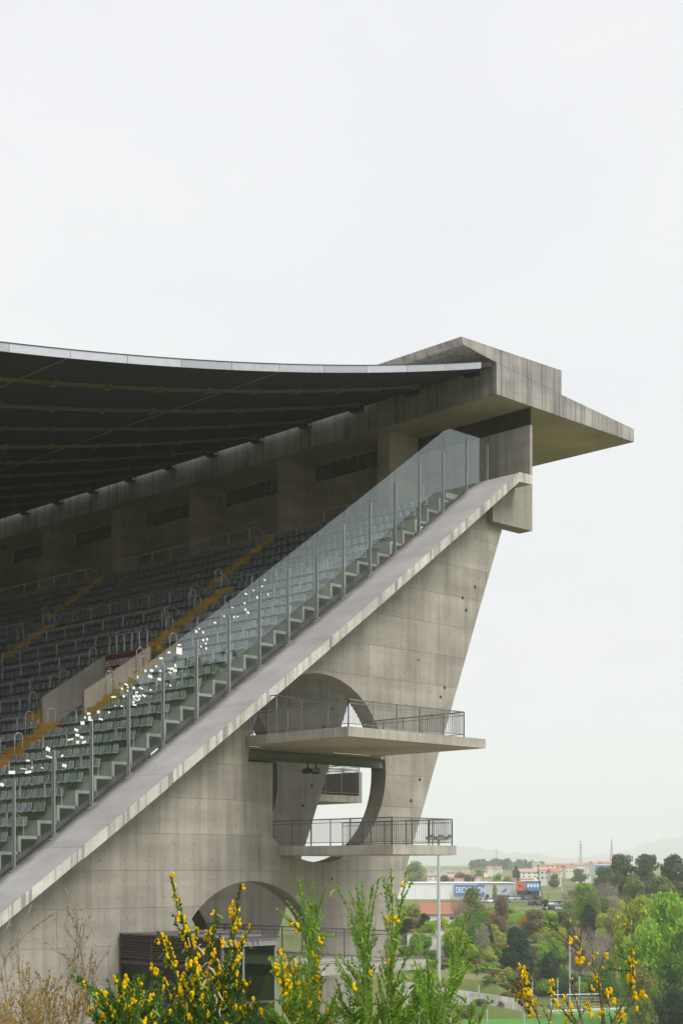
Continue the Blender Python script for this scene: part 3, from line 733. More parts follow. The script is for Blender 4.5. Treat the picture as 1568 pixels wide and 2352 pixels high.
# ------------------------------------------------------------------ trees
def leafcloud(n, lobes, size, rng, flat_=0.5, aspect=1.5):
    """n leaf-clump quads spread through ellipsoid lobes [(cx,cy,cz,rx,ry,rz)], thinner towards the rim"""
    w = np.array([l[3]*l[4]*l[5] for l in lobes])**0.67; w /= w.sum()
    idx = rng.choice(len(lobes), n, p=w); Lb = np.array(lobes)[idx]
    d = rng.normal(size=(n,3)); d /= np.linalg.norm(d, axis=1)[:,None]
    rad = rng.uniform(0.35, 1.08, n)**0.6
    P = Lb[:,:3] + d*rad[:,None]*Lb[:,3:6]
    nrm = d*0.6 + rng.normal(size=(n,3))*0.7; nrm[:,2] += flat_; nrm /= np.linalg.norm(nrm, axis=1)[:,None]
    a = np.cross(nrm, rng.normal(size=(n,3))); a /= np.linalg.norm(a, axis=1)[:,None]; b = np.cross(nrm, a)
    s = size*rng.uniform(0.55, 1.35, n)[:,None]
    V = np.stack([P - a*s*aspect/2, P + b*s/2 + nrm*s*0.12, P + a*s*aspect/2, P - b*s/2 - nrm*s*0.12], 1).reshape(-1,3)
    return V, np.arange(4*n).reshape(-1,4)
def lobes_round(rng, n, h0, h1, r):
    out = []
    for i in range(n):
        t = rng.uniform(0, 1); z = h0+(h1-h0)*t; rr = r*math.sin(math.pi*(0.16+0.72*t))
        a = rng.uniform(0, 2*math.pi); q = rng.uniform(0.25, 0.8)*rr
        s = rng.uniform(0.30, 0.52)*r
        out.append((q*math.cos(a), q*math.sin(a), z, s, s, s*0.75))
    return out
def trunk(m, h, r, rng, nb=6, spread=0.3):
    m.path([(0,0,-0.06),(rng.uniform(-.02,.02),0,h*0.35),(rng.uniform(-.03,.03),rng.uniform(-.03,.03),h*0.72)], [r, r*0.72, r*0.25], 6)
    for i in range(nb):
        a = rng.uniform(0, 2*math.pi); z0 = h*rng.uniform(0.25,0.6); L = spread*rng.uniform(0.6,1.1)
        m.path([(0,0,z0),(L*0.5*math.cos(a),L*0.5*math.sin(a),z0+L*0.45),(L*math.cos(a),L*math.sin(a),z0+L*0.8)], [r*0.45,r*0.3,r*0.1], 5)
PROTO = {}
tr = np.random.default_rng(21)
def proto(kind, k, crown, tm):
    PROTO.setdefault(kind, []).append((crown, tm))
for k in range(4):      # broadleaf
    V, F = leafcloud(6500, lobes_round(tr, 26, 0.2, 0.9, 0.42), 0.033, tr); c = npmesh('crown', V, F)
    m = MB(); trunk(m, 0.9, 0.022, tr); proto('broad', k, c, m.mesh('trunk'))
for k in range(3):      # stone pine: flat layered tufts, bare stem
    lb = []
    for i in range(30):
        z = tr.uniform(0.32, 0.93); a = tr.uniform(0, 6.28); q = tr.uniform(0.08, 0.40)*(1.28-z); lb.append((q*math.cos(a), q*math.sin(a), z, 0.17*(1.2-0.4*z), 0.17*(1.2-0.4*z), 0.075))
    for q in range(4): lb.append((tr.uniform(-.07,.07), tr.uniform(-.07,.07), tr.uniform(0.86,0.93), 0.13, 0.13, 0.07))
    V, F = leafcloud(6500, lb, 0.027, tr, 0.2, 2.0); c = npmesh('crown', V, F)
    m = MB(); trunk(m, 1.15, 0.02, tr, 9, 0.26); proto('pine', k, c, m.mesh('trunk'))
for k in range(2):      # narrow poplar / conifer
    lb = [(0,0,0.08+0.9*t, 0.19*math.sin(math.pi*min(1,0.16+0.84*(1-t)*0.9))+0.015, 0.19*math.sin(math.pi*min(1,0.16+0.84*(1-t)*0.9))+0.015, 0.09) for t in np.linspace(0,1,12)]
    V, F = leafcloud(1500, lb, 0.04, tr); c = npmesh('crown', V, F); m = MB(); trunk(m, 0.9, 0.018, tr, 3, 0.1); proto('poplar', k, c, m.mesh('trunk'))
for k in range(2):      # dense conical evergreen
    lb = []
    for i in range(26):
        t = tr.uniform(0,1); z = 0.08+0.86*t; rr = 0.40*(1-t)**0.7+0.04; a = tr.uniform(0,6.28); q = rr*0.62; lb.append((q*math.cos(a),q*math.sin(a),z,0.13+0.05*(1-t),0.13+0.05*(1-t),0.10))
    V, F = leafcloud(6000, lb, 0.034, tr, 0.3, 1.8); c = npmesh('crown', V, F); m = MB(); trunk(m, 0.9, 0.02, tr, 3, 0.2); proto('dense', k, c, m.mesh('trunk'))
for k in range(3):      # bare tree: many fine twigs
    m = MB(); trunk(m, 0.8, 0.012, tr, 7, 0.22)
    tw = MB()
    for i in range(150):
        a = tr.uniform(0,6.28); z0 = tr.uniform(0.12,0.72); q = tr.uniform(0.0,0.14); L = tr.uniform(0.15,0.38)
        p0 = Vector((q*math.cos(a), q*math.sin(a), z0)); dd = Vector((math.cos(a)*0.5, math.sin(a)*0.5, 1.0)); dd.normalize()
        p1 = p0+dd*L*0.5+Vector(tr.normal(size=3))*0.025; p2 = p1+dd*L*0.5+Vector(tr.normal(size=3))*0.035
        tw.path([p0,p1,p2],[0.0045,0.003,0.0012],3,False)
        p3 = p1+Vector(tr.normal(size=3))*0.09+Vector((0,0,0.06)); tw.path([p1,p3],[0.0025,0.001],3,False)
    proto('bare', k, tw.mesh('crown'), m.mesh('trunk'))
for k in range(3):      # shrub
    V, F = leafcloud(2200, lobes_round(tr, 14, 0.15, 0.75, 0.62), 0.06, tr); c = npmesh('crown', V, F)
    m = MB(); trunk(m, 0.55, 0.03, tr, 5, 0.3); proto('shrub', k, c, m.mesh('trunk'))
for lst in PROTO.values():
    for c, t_ in lst: c.materials.append(None); t_.materials.append(None)
BARK = flat('bark', (0.13,0.105,0.085), 0.95); BARKG = flat('bark_grey', (0.24,0.21,0.19), 0.95)
LM = {k: leafmat('leaf_'+k, c, 0.45) for k, c in dict(bright=(0.25, 0.45, 0.044), spring=(0.413, 0.5, 0.062), green=(0.15, 0.288, 0.05), mid=(0.2, 0.263, 0.075), dark=(0.045, 0.085, 0.04), pine=(0.15, 0.194, 0.094), brown=(0.25, 0.194, 0.112), olive=(0.312, 0.306, 0.094), rust=(0.45, 0.237, 0.062), purple=(0.08, 0.06, 0.08), teal=(0.05, 0.12, 0.065), pale=(0.3, 0.375, 0.15), yellow=(0.625, 0.5, 0.05)).items()}
LM['twig'] = flat('twig', (0.33,0.27,0.24), 0.95)
tn = [0]
def tree(u, vt, wpx, D, kind, leaf, label, name='tree', group=None, cat='tree', zb=None, bark=None):
    """tree whose top is at height of picture row vt, wpx wide, standing at depth D"""
    L = (u-CXP)/FPX*D; z0 = ground(D, L) if zb is None else zb; zt = (HYP-vt)/FPX*D; h = max(1.2, zt-z0); w = wpx/FPX*D
    base = at(D, L, z0)
    t = thing(name, base, label, cat, group, rz=random.uniform(0, 6.28))
    crown, tm = PROTO[kind][tn[0] % len(PROTO[kind])]; tn[0] += 1
    k = {'broad':0.84,'pine':0.72,'poplar':0.40,'dense':0.82,'bare':0.62,'shrub':1.2}[kind]
    top = {'broad':1.03,'pine':1.0,'poplar':1.02,'dense':1.02,'bare':1.05,'shrub':1.0}[kind]
    sc = (w/k, w/k, h/top)
    for nm, me, mt in (('crown', crown, LM[leaf]), ('trunk', tm, bark or BARK)):
        o = bpy.data.objects.new(nm, me); COL.objects.link(o); o.parent = t; o.scale = sc
        o.material_slots[0].link = 'OBJECT'; o.material_slots[0].material = mt
    return t
TR = [ # u, v top, width px, depth, kind, leaf, label
 (955,1977,52,620,'broad','pale','pale green round tree beyond the white warehouse, beside the concrete fin'),
 (1136,2031,13,468,'poplar','spring','narrow bright lime tree in front of the white warehouse sign'),
 (1184,1993,17,760,'poplar','dark','small dark cypress among the far houses'),
 (1118,2052,14,470,'shrub','purple','small purple leaved tree beside the blue warehouse sign'),
 (1082,2036,62,318,'broad','mid','tall mixed green tree before the blue warehouse sign'),
 (1062,2072,48,300,'broad','olive','olive green tree half behind the tall lamp mast'),
 (1152,2057,50,310,'broad','brown','brown leaved tall tree right of the blue sign'),
 (950,2078,70,285,'broad','olive','yellow green camellia-like tree beside the concrete fin'),
 (975,2098,44,282,'dense','dark','dark evergreen before the red roofed house'),
 (1119,2123,38,290,'dense','dark','very dark small evergreen between brown and green trees'),
 (1186,2130,92,278,'dense','teal','big dense blue-green evergreen above the training pitch'),
 (1115,2183,66,272,'broad','spring','yellow green tree left of the big blue-green evergreen'),
 (1080,2190,60,268,'broad','green','green tree behind the retaining wall'),
 (1222,2086,70,345,'broad','bright','bright green tree right of the parking lot'),
 (1262,2098,64,338,'broad','bright','second bright green tree right of the parking lot'),
 (1240,2120,60,325,'broad','spring','lime tree in front of the two bright green trees'),
 (1283,2130,50,318,'broad','spring','lime tree at the edge of the bare thicket'),
 (1205,2104,40,335,'broad','rust','rusty orange tree above the big evergreen'),
 (1340,2028,74,345,'broad','bright','tall bright green tree above the bare thicket'),
 (1362,2046,52,340,'broad','mid','mid green tree touching the tall bright one'),
 (1352,2078,62,325,'dense','dark','dark brown-green tree over the bare thicket'),
 (1410,2082,60,310,'broad','olive','olive tree left of the great bright green trees'),
 (1424,1961,78,390,'pine','pine','leftmost stone pine on the ridge'),
 (1484,1961,76,385,'pine','pine','middle stone pine on the ridge'),
 (1546,1962,80,388,'pine','pine','right stone pine on the ridge'),
 (1600,1966,80,388,'pine','pine','stone pine on the ridge cut by the picture edge'),
 (1386,1990,58,380,'pine','pine','low stone pine leaning left of the ridge pines'),
 (1455,2010,80,372,'dense','mid','broad green tree under the ridge pines'),
 (1520,2012,90,370,'dense','mid','dense green tree under the right ridge pines'),
 (1460,2048,110,232,'broad','spring','great yellow green tree, left of the bright mass at right'),
 (1530,2050,120,236,'broad','bright','great bright green tree at the right picture edge'),
 (1500,2110,120,222,'broad','bright','bright green tree in front of the great pair at right'),
 (1570,2130,110,220,'broad','green','green tree cut by the right picture edge'),
 (1450,2150,70,225,'broad','bright','bright green tree at the left foot of the great trees'),
 (1545,2190,100,214,'broad','green','green tree low at the right picture edge'),
 (1480,2215,80,212,'broad','olive','olive tree at the foot of the great trees'),
 (1262,2190,50,274,'poplar','dark','small dark spruce right of the big blue-green evergreen'),
 (1400,2200,46,272,'dense','green','small dense green tree below the bare thicket'),
 (1330,1996,40,700,'broad','green','round green tree before the far blue building'),
 (1272,2006,34,640,'broad','mid','grey green tree before the far white houses'),
 (1020,2010,36,600,'broad','mid','grey green tree behind the warehouse roof by the mast'),
 (1060,2004,56,640,'broad','brown','brownish tree behind the warehouse roof'),
 (1100,1995,34,680,'broad','pale','pale green tree beyond the warehouse roof'),
 (1142,2005,34,600,'broad','bright','bright green tree just above the warehouse roof'),
 (1166,2012,28,590,'broad','pale','light green tree above the grey end of the warehouse'),
]
for a in TR: tree(a[0], a[1], a[2], a[3], a[4], a[5], a[6])
BT = [(1330,2118,60,300),(1368,2122,62,296),(1400,2130,58,298),(1350,2150,60,285),(1385,2155,60,284),(1320,2160,50,286),(1378,2010,60,360),(1408,2016,50,356),(1300,2040,40,400),(1318,2050,40,395),(1052,2040,60,292),(990,2128,40,270),(1420,2100,50,310)]
for i, (u, v, w, D) in enumerate(BT):
    tree(u, v, w, D, 'bare', 'twig', 'bare tree in the leafless thicket above the pitch' if i < 6 else ('bare brown tree on the slope below the ridge pines' if i < 8 else ('bare tree before the far houses, right of the parking lot' if i < 10 else ('bare branching tree before the red roofed house' if i == 10 else ('small bare tree before the garden wall' if i == 11 else 'bare tree beside the great green trees')))), name='bare_tree', group='bare trees', bark=BARKG)
# the wooded slopes behind the pitch and around the houses
fr_ = random.Random(31)
for i in range(150):
    u = fr_.uniform(925, 1580); D = fr_.uniform(262, 440)
    if 1050 < u < 1300 and D > 400: continue
    if u < 1060 and D > 290 and fr_.random() < 0.6: D = fr_.uniform(258, 290)
    L = (u-CXP)/FPX*D; g0 = ground(D, L); hh = fr_.uniform(3.0, 7.5)
    vt = HYP-(g0+hh)/D*FPX
    if vt < 2085 and 1040 < u < 1300: vt = 2085+fr_.uniform(0, 20)
    if vt < 2085 and u < 1060: vt = 2125+fr_.uniform(0, 20)
    if HYP-(g0+1.2)/D*FPX < vt: continue
    lf = fr_.choice(['bright','bright','green','mid','spring','olive','brown','green','spring','bright','dark','twig'])
    if lf == 'twig': tree(u, vt, fr_.uniform(34, 56), D, 'bare', 'twig', 'bare tree among the green trees of the wooded slope', 'bare_tree', 'bare trees', bark=BARKG)
    else: tree(u, vt, fr_.uniform(36, 66), D, 'broad', lf, {'bright':'bright green','green':'deep green','mid':'grey green','spring':'lime green','olive':'olive','brown':'brownish','rust':'rusty orange','dark':'dark'}[lf]+' leafy tree on the wooded slope behind the pitch', 'slope_tree', 'trees of the wooded slope')
# far row of trees on the low hill
hr = random.Random(4)
for i in range(22):
    u = 1085+i*7.6+hr.uniform(-3,3); v = 1972 + 10*abs((i-8)/14)+hr.uniform(-4,4)
    tree(u, v, hr.uniform(14,24), 1450+hr.uniform(-60,60), 'broad' if hr.random() < 0.7 else 'pine', hr.choice(['green','mid','dark','pine']), 'distant dark tree on the low hill', group='trees on the low hill', name='distant_tree')
# shrubs and hedge behind the pitch
SHL = 'shrub in the thick green hedge behind the training pitch'
for i in range(34):
    u = 1205+i*8.2+hr.uniform(-5,5); tree(u, 2238+hr.uniform(-6,16), hr.uniform(34,52), 272+hr.uniform(-3,6), 'shrub', hr.choice(['green','green','teal','bright']), SHL, name='hedge_shrub', group='hedge shrubs behind the pitch', cat='shrub')
for i in range(26):
    u = 925+i*11+hr.uniform(-6,6); tree(u, 2196+hr.uniform(-14,26)+ (u-925)*0.12, hr.uniform(36,56), 256+hr.uniform(0,10), 'shrub', hr.choice(['green','mid','olive','spring','brown']), 'shrub on the bank above the pale retaining wall', name='bank_shrub', group='shrubs above the retaining wall', cat='shrub')
for i in range(34):
    u = hr.uniform(925, 1150); D = hr.uniform(252, 300); tree(u, HYP-ground(D,(u-CXP)/FPX*D)/D*FPX-hr.uniform(16,44), hr.uniform(30,54), D, 'shrub', hr.choice(['green','mid','olive','spring','brown','bright']), 'garden shrub below the red roofed house', name='garden_shrub', group='shrubs below the house', cat='shrub')
for i in range(16):
    u = 1075+i*9+hr.uniform(-5,5); tree(u, 2303+hr.uniform(-8,4)-(u-1075)*0.05, hr.uniform(20,34), 243+hr.uniform(-2,2)+(u-1075)*0.06, 'shrub', hr.choice(['olive','brown','mid','rust']), 'low brownish shrub along the pitch kerb', name='verge_shrub', group='verge shrubs', cat='shrub')
for i in range(6):
    u = 935+i*16; tree(u, 2298+hr.uniform(-8,8), hr.uniform(36,52), 205+hr.uniform(-5,5), 'shrub', 'green', 'low green shrub in front of the retaining wall', name='low_shrub', group='low shrubs left of the pitch', cat='shrub')
for i in range(40):
    u = hr.uniform(1195,1445); D = hr.uniform(285,345); tree(u, HYP-ground(D,(u-CXP)/FPX*D)/D*FPX-hr.uniform(14,40), hr.uniform(26,46), D, 'shrub', hr.choice(['spring','bright','mid','olive','brown','green']), 'undergrowth shrub on the wooded slope behind the pitch', name='slope_shrub', group='undergrowth on the slope', cat='shrub')
for i in range(16):
    u = hr.uniform(1440,1600); D = hr.uniform(196,212); tree(u, 2262+hr.uniform(-20,40), hr.uniform(50,90), D, 'shrub', hr.choice(['dark','green','green','mid']), 'dark green shrub at the foot of the great bright trees', name='edge_shrub', group='shrubs at the right edge', cat='shrub')
# woodland on the knoll to the right, one mass (it shows only as a reflection)
kr = np.random.default_rng(9); lb = []
for i in range(420):
    x, y = 150+kr.normal()*50, -60+kr.normal()*38
    z = gz(x, y); r = kr.uniform(2.5, 4.5); lb.append((x, y, z+r*1.1, r, r, r*1.2))
V, F = leafcloud(36000, lb, 1.0, kr); tag(mkobj('woodland', npmesh('woodland', V, F), LM['mid']), 'wooded knoll mirrored in the glass', 'woodland', kind='stuff')

# ------------------------------------------------------------------ hills
def ridge(prof, D, depth, col):
    V = []; n = len(prof)
    us = np.linspace(prof[0][0], prof[-1][0], 120); vs = np.interp(us, [p[0] for p in prof], [p[1] for p in prof])
    vs = vs + 3*np.sin(us*0.045) + 1.8*np.sin(us*0.13+1) + 0.8*np.sin(us*0.41)
    for f, hh in ((-0.5,0),(-0.25,0.55),(0,1.0),(0.4,0.5),(0.8,0)):
        for u, v in zip(us, vs):
            L = (u-CXP)/FPX*D; h = (HYP-v)/FPX*D; V.append(at(D+depth*f, L, 8+(h-8)*hh)[:])
    k = len(us); F = [(i*k+j, i*k+j+1, (i+1)*k+j+1, (i+1)*k+j) for i in range(4) for j in range(k-1)]
    o = mkobj('hills', npmesh('hills', np.array(V), np.array(F)), col); tag(o, kind='structure')
HC = flat('hill_cover', (0.085,0.095,0.07), 1.0, 0, 0.25)
ridge([(200,1985),(560,1962),(900,1955),(1000,1945),(1045,1943),(1085,1950),(1140,1952),(1200,1962),(1290,1968),(1330,1972),(1420,1975),(1800,1985)], 8600, 1500, HC)
ridge([(1000,1990),(1250,1984),(1340,1972),(1400,1962),(1480,1940),(1568,1918),(1700,1890),(1900,1880),(2300,1960)], 9800, 1500, HC)

# ------------------------------------------------------------------ buildings
WALLS = [flat('wall_white', (0.72,0.71,0.69), 0.9, 0, 0.05), flat('wall_cream', (0.66,0.60,0.52), 0.9, 0, 0.05), flat('wall_grey', (0.50,0.51,0.53), 0.9, 0, 0.05)]
TILE = flat('roof_tile', (0.36,0.16,0.10), 0.9, 0, 0.25); TILE2 = flat('roof_tile_pale', (0.44,0.27,0.21), 0.9, 0, 0.2); SLATE = flat('roof_slate', (0.22,0.23,0.27), 0.8, 0, 0.1)
PANE = flat('window_pane', (0.04,0.05,0.06), 0.15, 0, 0, 0.8)
def house(u, vb, D, wpx, hpx, roofpx, label, wall=0, tile=None, rot=0.0, storeys=2, nwin=3, name='house', group=None, dep=None):
    p = pix(u, vb, D); s = D/FPX; w, h, rh = wpx*s, hpx*s, roofpx*s; d = dep or w*0.8
    t = thing(name, p, label, 'house', group, rz=YAW-math.pi/2+rot)
    BASE[t] = Vector((0,0,0))
    MB().box(-w/2, w/2, 0, d, -3.0, h).build('wall', WALLS[wall], t)
    o = w*0.04
    if rh > 0.3: MB().prismx([(-o,h+0.02),(d+o,h+0.02),(d+o,h+0.14),(d/2,h+rh),(-o,h+0.14)], -w/2-o, w/2+o).build('roof', tile or TILE, t)
    else: MB().box(-w/2-0.1, w/2+0.1, -0.1, d+0.1, h+0.01, h+0.35).build('parapet', WALLS[2], t)
    for i in range(nwin):
        for j in range(storeys):
            x = -w/2+w*(i+0.5)/nwin; z = h*(j+0.32)/storeys; ww, wh = w*0.13, h*0.34/storeys
            f = MB().box(x-ww/2-0.06, x+ww/2+0.06, -0.05, 0.02, z-0.06, z+wh+0.06).build('window_frame', WALLS[0] if wall else WALLS[2], t)
            MB().box(x-ww/2, x+ww/2, -0.06, -0.053, z, z+wh).build('pane', PANE, f)
    return t
house(1010, 2132, 306, 84, 30, 27, 'white house with a long red tiled roof behind the lamp mast', 0, TILE, 0.05, 2, 3)
MB_ = thing('garden_wall', pix(985, 2182, 268), 'white garden wall below the red roofed house', 'wall')
for (ua, ub, va) in ((935,1000,2147),(1000,1056,2138)):
    a, b = pix(ua, 2182, 268), pix(ub, 2182, 268); za = (HYP-va)/FPX*268
    m = MB(); m.add([(p.x+FD[0]*e, p.y+FD[1]*e, z) for z in (a.z-6, za) for p, e in ((a,0),(b,0),(b,0.3),(a,0.3))], [(0,3,2,1),(4,5,6,7),(0,1,5,4),(1,2,6,5),(2,3,7,6),(3,0,4,7)]); m.build('wall_panel', WALLS[0], MB_)
    m = MB(); m.add([(p.x+FD[0]*e, p.y+FD[1]*e, z) for z in (za+0.01, za+0.18) for p, e in ((a,-0.08),(b,-0.08),(b,0.38),(a,0.38))], [(0,3,2,1),(4,5,6,7),(0,1,5,4),(1,2,6,5),(2,3,7,6),(3,0,4,7)]); m.build('coping', TILE2, MB_)
# warehouse with its signs
D = 500; s = D/FPX
wh = thing('warehouse', pix(1030, 2066, D), 'long white warehouse with a blue lettered sign on its front', 'warehouse', rz=YAW-math.pi/2); BASE[wh] = Vector((0,0,0))
def lx(u): return (u-1030)*s
BLUE = flat('sign_blue', (0.07,0.22,0.52), 0.6); ORG = flat('sign_orange', (0.55,0.16,0.08), 0.7); LWH = flat('letter_white', (0.85,0.86,0.88), 0.6); WGREY = flat('cladding_grey', (0.55,0.57,0.60), 0.6, 0, 0.04); WWH = flat('cladding_white', (0.82,0.83,0.84), 0.6, 0, 0.03)
for k, (ua, ub) in enumerate([(880+i*24.2, 880+(i+1)*24.2) for i in range(9)]):
    MB().box(lx(ua)+0.02, lx(ub)-0.02, -0.02, 30, -3, 36.5*s).build('cladding_panel', WWH, wh)
MB().box(lx(1098), lx(1183), 0.05, 30, -3, 35.5*s).build('grey_front', WGREY, wh)
MB().box(lx(880), lx(1184), -0.3, 30.2, 36.6*s, 38.2*s).build('roof_edge', LWH, wh)
MB().box(lx(1130), lx(1183), -0.25, -0.15, 0, 9*s).build('shopfront', PANE, wh)
sg = MB().box(lx(1043), lx(1112), -0.5, -0.1, 8*s, 33*s).build('sign', BLUE, wh)
text_obj('DECATHLON', 13*s*1.4, 0.62, LWH, sg, (lx(1045.5), -0.53, 15*s), (1,0,0), bold=0.05)
MB().add([(lx(1150), -0.3, 17*s), (lx(1163), -0.3, 19*s), (lx(1163), -0.3, 27*s)], [(0,1,2)]).build('emblem', BLUE, wh)
sh = thing('shop_unit', pix(1210, 2066, D-5), 'shop with an orange and a blue sign box beside the warehouse', 'shop', rz=YAW-math.pi/2); BASE[sh] = Vector((0,0,0))
def lx2(u): return (u-1210)*s
MB().box(lx2(1185), lx2(1242), 0, 24, -3, 21*s).build('wall', WGREY, sh)
MB().box(lx2(1187), lx2(1238), -0.15, -0.02, 0, 18*s).build('shopfront', PANE, sh)
MB().box(lx2(1184), lx2(1206), -0.6, -0.2, 20*s, 40*s).build('orange_sign', ORG, sh)
b2 = MB().box(lx2(1206.3), lx2(1240), -0.6, -0.2, 20*s, 41*s).build('blue_sign', BLUE, sh)
MB().box(lx2(1197), lx2(1242), -0.8, 4, 41.2*s, 43*s).build('canopy', LWH, sh)
for i in range(4): MB().box(lx2(1210+i*7), lx2(1214.5+i*7), -0.66, -0.61, 27*s, 35*s).build('sign_mark', LWH, b2)
# cars in the parking lot
def car(u, v, D, col, label, rot):
    t = thing('parked_car', pix(u, v, D), label, 'car', 'cars in the parking lot', rz=YAW-math.pi/2+rot); BASE[t] = Vector((0,0,0))
    MB().prism([(-2.0,0.35),(2.05,0.35),(2.1,0.75),(1.2,0.95),(-1.95,1.0),(-2.05,0.7)], -0.85, 0.85).build('body', col, t)
    MB().prism([(-1.6,1.0),(1.05,0.96),(0.45,1.45),(-1.1,1.5)], -0.74, 0.74).build('cabin', PANE, t)
    MB().prism([(-1.15,1.5),(0.5,1.45),(0.45,1.5),(-1.05,1.55)], -0.72, 0.72).build('roof', col, t)
    for x in (-1.3, 1.3):
        for y in (-0.8, 0.72): MB().path([(x,y,0.32),(x,y+0.1,0.32)], 0.32, 10).build('wheel', BLACK, t)
CARC = [flat('car_'+k, c, 0.3, 0.1) for k, c in dict(white=(0.75,0.76,0.78), silver=(0.45,0.47,0.5), black=(0.03,0.03,0.035), blue=(0.06,0.11,0.25), red=(0.35,0.03,0.03)).items()]
CN = ['white','silver','black','blue','red']
cr = random.Random(2); k = 0
for row, (v, D, ua, ub, n) in enumerate([(2069,470,1160,1236,6),(2075,440,1100,1160,4),(2082,425,1218,1290,6),(2092,405,1250,1300,4)]):
    for i in range(n):
        ci = cr.choice([0,0,1,1,2,3,4]); u = ua+(ub-ua)*i/(n-1)
        car(u, v, D, CARC[ci], f'{CN[ci]} car, number {("one","two","three","four","five","six")[i]} from the left in the {("farthest","left","nearer right","nearest right")[row]} parking row', cr.uniform(-0.3,0.3)+(1.57 if i % 2 else 1.2))
# far town: (u, base v, depth, width, wall height, roof height, wall, kind)
HS = [(905,2030,640,30,10,4,1),(935,2026,660,26,9,5,0),(1000,2024,700,40,11,4,1),(1030,2028,620,30,9,3,0),(985,2019,760,36,6,4,0),(1055,2030,600,24,8,4,1),(1120,2028,640,22,8,4,0),(1150,2033,600,34,7,3,0),
 (1085,2018,820,24,6,4,0),(1126,2003,980,16,8,5,1),(1143,2003,990,16,8,5,0),(1110,2010,900,20,6,4,0),(1215,2017,760,44,13,8,0),(1255,2022,700,30,22,8,0),(1277,2022,690,26,18,9,1),(1268,2000,900,30,12,5,0),
 (1290,2004,860,26,14,6,0),(1310,2006,840,24,14,5,1),(1330,2000,900,26,12,5,0),(1352,1996,980,22,10,4,0),(1372,1996,960,24,13,5,0),(1395,1998,940,28,14,5,1),(1300,1996,1050,24,8,4,0),(1250,1998,1020,22,8,4,1),
 (1232,1994,1120,20,7,4,0),(1340,2016,760,34,8,3,0),(1210,2030,620,30,8,4,1),(1175,2030,640,20,9,3,0),(1070,2008,900,18,5,3,0),(1040,2010,880,26,5,3,0),(1010,2006,950,60,6,0,2),(1160,2020,760,18,6,4,0),(1098,2026,640,18,8,4,0),(1380,2008,820,24,10,4,0),(1410,2006,800,22,10,4,1)]
PL = ['by the lamp mast', 'above the warehouse', 'right of the warehouse', 'below the pines']
for i, (u, v, D, w, h, r_, wl_) in enumerate(HS):
    lab = ('small far ' + ('white','cream','grey')[wl_] + ' house with a ' + ('flat' if r_ == 0 else 'red tiled') + ' roof ' + PL[0 if u < 1007 else (1 if u < 1185 else (2 if u < 1335 else 3))])
    house(u, v, D, w, h, r_, lab, wl_, hr.choice([TILE, TILE2]), hr.uniform(-0.3, 0.5), 2 if h > 9 else 1, 3 if w > 18 else 2, 'far_house', 'houses of the far town')
t = thing('office_block', pix(1386, 2003, 700), 'small blue and white block at the foot of the ridge pines', 'building', rz=YAW-math.pi/2); BASE[t] = Vector((0,0,0))
s = 700/FPX
MB().box(-20*s, 20*s, 0, 12, -6, 18*s).build('wall', WALLS[0], t); MB().box(-19*s, 19*s, -0.1, -0.01, 2*s, 15*s).build('blue_front', BLUE, t)

# ------------------------------------------------------------------ masts, pylons, pitch
LMT = flat('mast_paint', (0.55,0.58,0.62), 0.4, 0.2)
def mast(u, vt, D, r, label, heads, zb=None):
    L = (u-CXP)/FPX*D; zb = ground(D, L); zt = (HYP-vt)/FPX*D
    t = thing('lamp_mast', at(D, L, zb), label, 'mast')
    p = at(D, L, 0); MB().path([(p.x,p.y,zb-0.3),(p.x,p.y,(zb+zt)/2),(p.x,p.y,zt)], [r, r*0.8, r*0.55], 12).build('pole', LMT, t)
    if heads:
        c = Vector((p.x,p.y,zt)); rt_ = Vector(RT); fd_ = Vector(FD)
        MB().bar(c-rt_*1.6, c+rt_*1.6, 0.12).build('crossbar', LMT, t); MB().bar(c-fd_*1.2, c+fd_*1.2, 0.12).build('crossbar', LMT, t)
        MB().path([c-Vector((0,0,0.1)), c+Vector((0,0,0.05))], [1.1,1.1], 16).build('platform', GALV, t)
        for i in range(6):
            q = c + rt_*(-1.5+0.6*i) + Vector((0,0,0.35 if i % 2 else 0.1)) - fd_*0.3
            MB().box(q.x-0.28,q.x+0.28,q.y-0.2,q.y+0.2,q.z-0.2,q.z+0.25).build('lamp_head', GALV, t)
        MB().path([c,c+Vector((0,0,1.5))],0.05,6).build('rod', LMT, t)
mast(1007, 1928, 205, 0.33, 'tall pale lamp mast with a ring of lamps rising behind the lower balcony', True)
mast(1308, 2148, 262, 0.17, 'slim grey pole standing behind the football goal', False)
mast(1290, 2098-60, 600, 0.25, 'pale post beside the far parking lot', False)
def pylon(u, vt, vb, D, label, arms=True):
    t = thing('pylon', pix(u, vb, D), label, 'pylon'); h = (vb-vt)/FPX*D; b = pix(u, vb, D); rt_ = Vector(RT); fd_ = Vector(FD)
    m = MB(); w = h*0.055
    cs = [b+rt_*sx*w+fd_*sy*w for sx in (-1,1) for sy in (-1,1)]; tp_ = b+Vector((0,0,h))
    for c in cs: m.bar(c, tp_+(c-b)*0.12, h*0.008)
    for i in range(9):
        f0, f1 = i/9, (i+1)/9
        for a in range(4): m.bar(cs[a].lerp(tp_, f0*0.88), cs[(a+1)%4].lerp(tp_, f1*0.88), h*0.005)
    m.build('lattice', GALV, t)
    if arms:
        for f in (0.72,0.83,0.94):
            c = b+Vector((0,0,h*f)); MB().bar(c-rt_*h*0.10, c+rt_*h*0.10, h*0.012).build('arm', GALV, t)
pylon(1333, 1931, 1992, 1500, 'faint lattice power pylon before the hills, left of the ridge pines')
pylon(1404, 1928, 1990, 1300, 'faint slim tower just left of the ridge pines', False)
pylon(1140, 1950, 1985, 1900, 'faint pylon above the low wooded hill')
